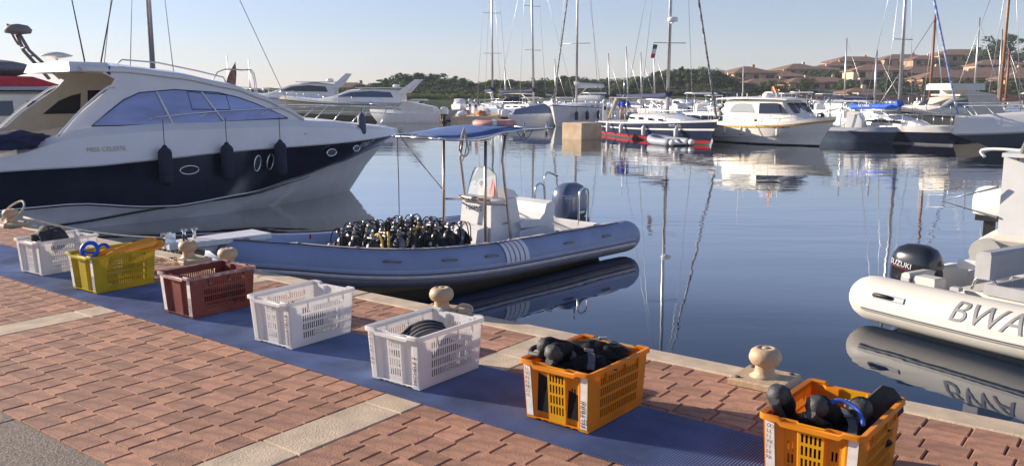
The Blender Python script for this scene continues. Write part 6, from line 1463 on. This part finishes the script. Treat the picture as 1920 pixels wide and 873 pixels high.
stuff(wood.build('wood', LM)); bpy.data.objects['wood']['label'] = 'continuous dark green wood along the far shore behind the masts'
gT = 'trees standing out of the wood'
for i in range(46):
    px = 665+15.2*i; kd = ['pine', 'round', 'loose', 'round', 'pine', 'cone'][(i*7+i//3) % 6]
    tree(px, sky_y(px)+rt.uniform(-3, 3)-(4 if kd == 'cone' else 0), rt.uniform(150, 176), kd, rt.uniform(4.5, 8) if kd != 'cone' else 2.4*2, {'pine': 'flat topped pine', 'round': 'round crowned tree', 'loose': 'loose leafed tree', 'cone': 'slim pointed conifer'}[kd]+' '+seg(px), rt.choice([0, 1, 2]), {'pine': 'flat pines', 'round': 'round trees', 'loose': 'loose trees', 'cone': 'pointed conifers'}[kd]+' of the far wood', i % 3)
for i in range(26):                                     # bright reeds at the water's edge
    px = 745+8.5*i; tree(px, 179+rt.uniform(-2, 2), 133+rt.uniform(-2, 2), 'bush', 2.6, 'yellow green bush in the bright strip along the shore', 3, 'yellow green shore bushes', i % 3)
hs = [(1335, 148, 175), (1365, 152, 165), (1382, 155, 160), (1404, 158, 156), (1425, 150, 164), (1450, 160, 150), (1468, 150, 160), (1520, 150, 158), (1548, 132, 190), (1566, 134, 185), (1580, 140, 175), (1575, 150, 160), (1590, 155, 150), (1655, 134, 172), (1668, 140, 162), (1690, 150, 155), (1640, 168, 135), (1672, 166, 138), (1700, 160, 145), (1718, 166, 136), (1745, 150, 150), (1762, 160, 142), (1800, 154, 146), (1820, 160, 140), (1842, 150, 150), (1880, 148, 146), (1905, 150, 140), (1560, 170, 132), (1530, 168, 134), (1500, 172, 130), (1440, 172, 132), (1400, 170, 136), (1740, 172, 130), (1780, 170, 130), (1340, 134, 200), (1520, 132, 200), (1632, 120, 215), (1700, 118, 210), (1665, 112, 262), (1560, 122, 262), (1500, 126, 262)]
for i, (px, yt, D) in enumerate(hs):
    kd = ['round', 'bush', 'loose'][i % 3]; tree(px, yt, D, kd, rt.uniform(4, 7), {'round': 'round green tree between the hill houses', 'bush': 'dense dark bush between the hill houses', 'loose': 'loose leafed small tree between the hill houses'}[kd], rt.choice([0, 1, 1, 2]), {'round': 'round trees', 'bush': 'bushes', 'loose': 'small trees'}[kd]+' between the hill houses', i % 3)
rh = random.Random(9)
for i in range(34):
    px = 1350+17*i; D = rh.uniform(140, 225); kd = ['bush', 'round', 'loose', 'bush'][i % 4]; tree(px+rh.uniform(-6, 6), 168-(RZ(px)*min(1, (D-128)/110)**1.2-1.6+rh.uniform(2.2, 3.6))/D*FPX, D, kd, rh.uniform(3.5, 6), {'round': 'round green tree on the hill slope', 'bush': 'dense shrub on the hill slope', 'loose': 'loose leafed tree on the hill slope'}[kd], rh.choice([0, 1, 2, 0]), {'round': 'round trees', 'bush': 'shrubs', 'loose': 'loose trees'}[kd]+' on the hill slope', i % 3)
for px, yt, D, kd, wd, lb, v_ in ((1845, 74, 225, 'loose', 10, 'tall loose crowned tree above the houses, left of the highest tree', 0), (1872, 68, 222, 'loose', 11, 'highest tree on the hill above the houses at the right', 1), (1905, 88, 218, 'round', 10, 'broad dark tree right of the highest hill tree', 1), (1925, 92, 214, 'round', 12, 'dark tree on the hill cut by the right picture edge', 2), (1828, 90, 240, 'loose', 8, 'tree behind the right end of the highest house', 2), (1322, 127, 205, 'round', 9, 'large dark tree just left of the leftmost hill house', 0), (1295, 128, 200, 'round', 12, 'broad crowned tree topping the right end of the wood', 2)):
    tree(px, yt, D, kd, wd, lb, 1, None, v_) if False else tag(tree(px, yt, D, kd, wd, lb, 1, 'x', v_), lb, 'tree')
for o in S.objects:
    if o.get('group') == 'x': del o['group']

# ---- the air of the harbour
def haze():
    b = MB(); b.box((0, 350, 13), (1700, 900, 42)); m = bpy.data.materials.new('haze_air'); m.use_nodes = True
    n, l = m.node_tree.nodes, m.node_tree.links; n.remove(n['Principled BSDF']); v = n.new('ShaderNodeVolumePrincipled')
    v.inputs['Color'].default_value = (.85, .9, 1, 1); v.inputs['Density'].default_value = HAZE; l.new(v.outputs[0], n['Material Output'].inputs['Volume'])
    stuff(b.build('haze', m))
HAZE = .0004
if HAZE: haze()
# ---- where several alike things share a label, say which one
ORD = 'first second third fourth fifth sixth seventh eighth ninth tenth eleventh twelfth thirteenth fourteenth fifteenth sixteenth seventeenth eighteenth nineteenth twentieth'.split()
def ordn(i): return ORD[i] if i < 20 else ('twenty-'+ORD[i-20] if i < 29 else 'thirtieth' if i == 29 else 'thirty-'+ORD[i-30])
by = {}
for o in S.objects:
    if o.parent is None and o.get('label') and o.get('category'): by.setdefault(o['label'], []).append(o)
for lab, os_ in by.items():
    if len(os_) > 1:
        os_.sort(key=lambda o: o.location.x/max(o.location.y, 1))
        for i, o in enumerate(os_): o['label'] = lab+', '+ordn(i)+' from left'
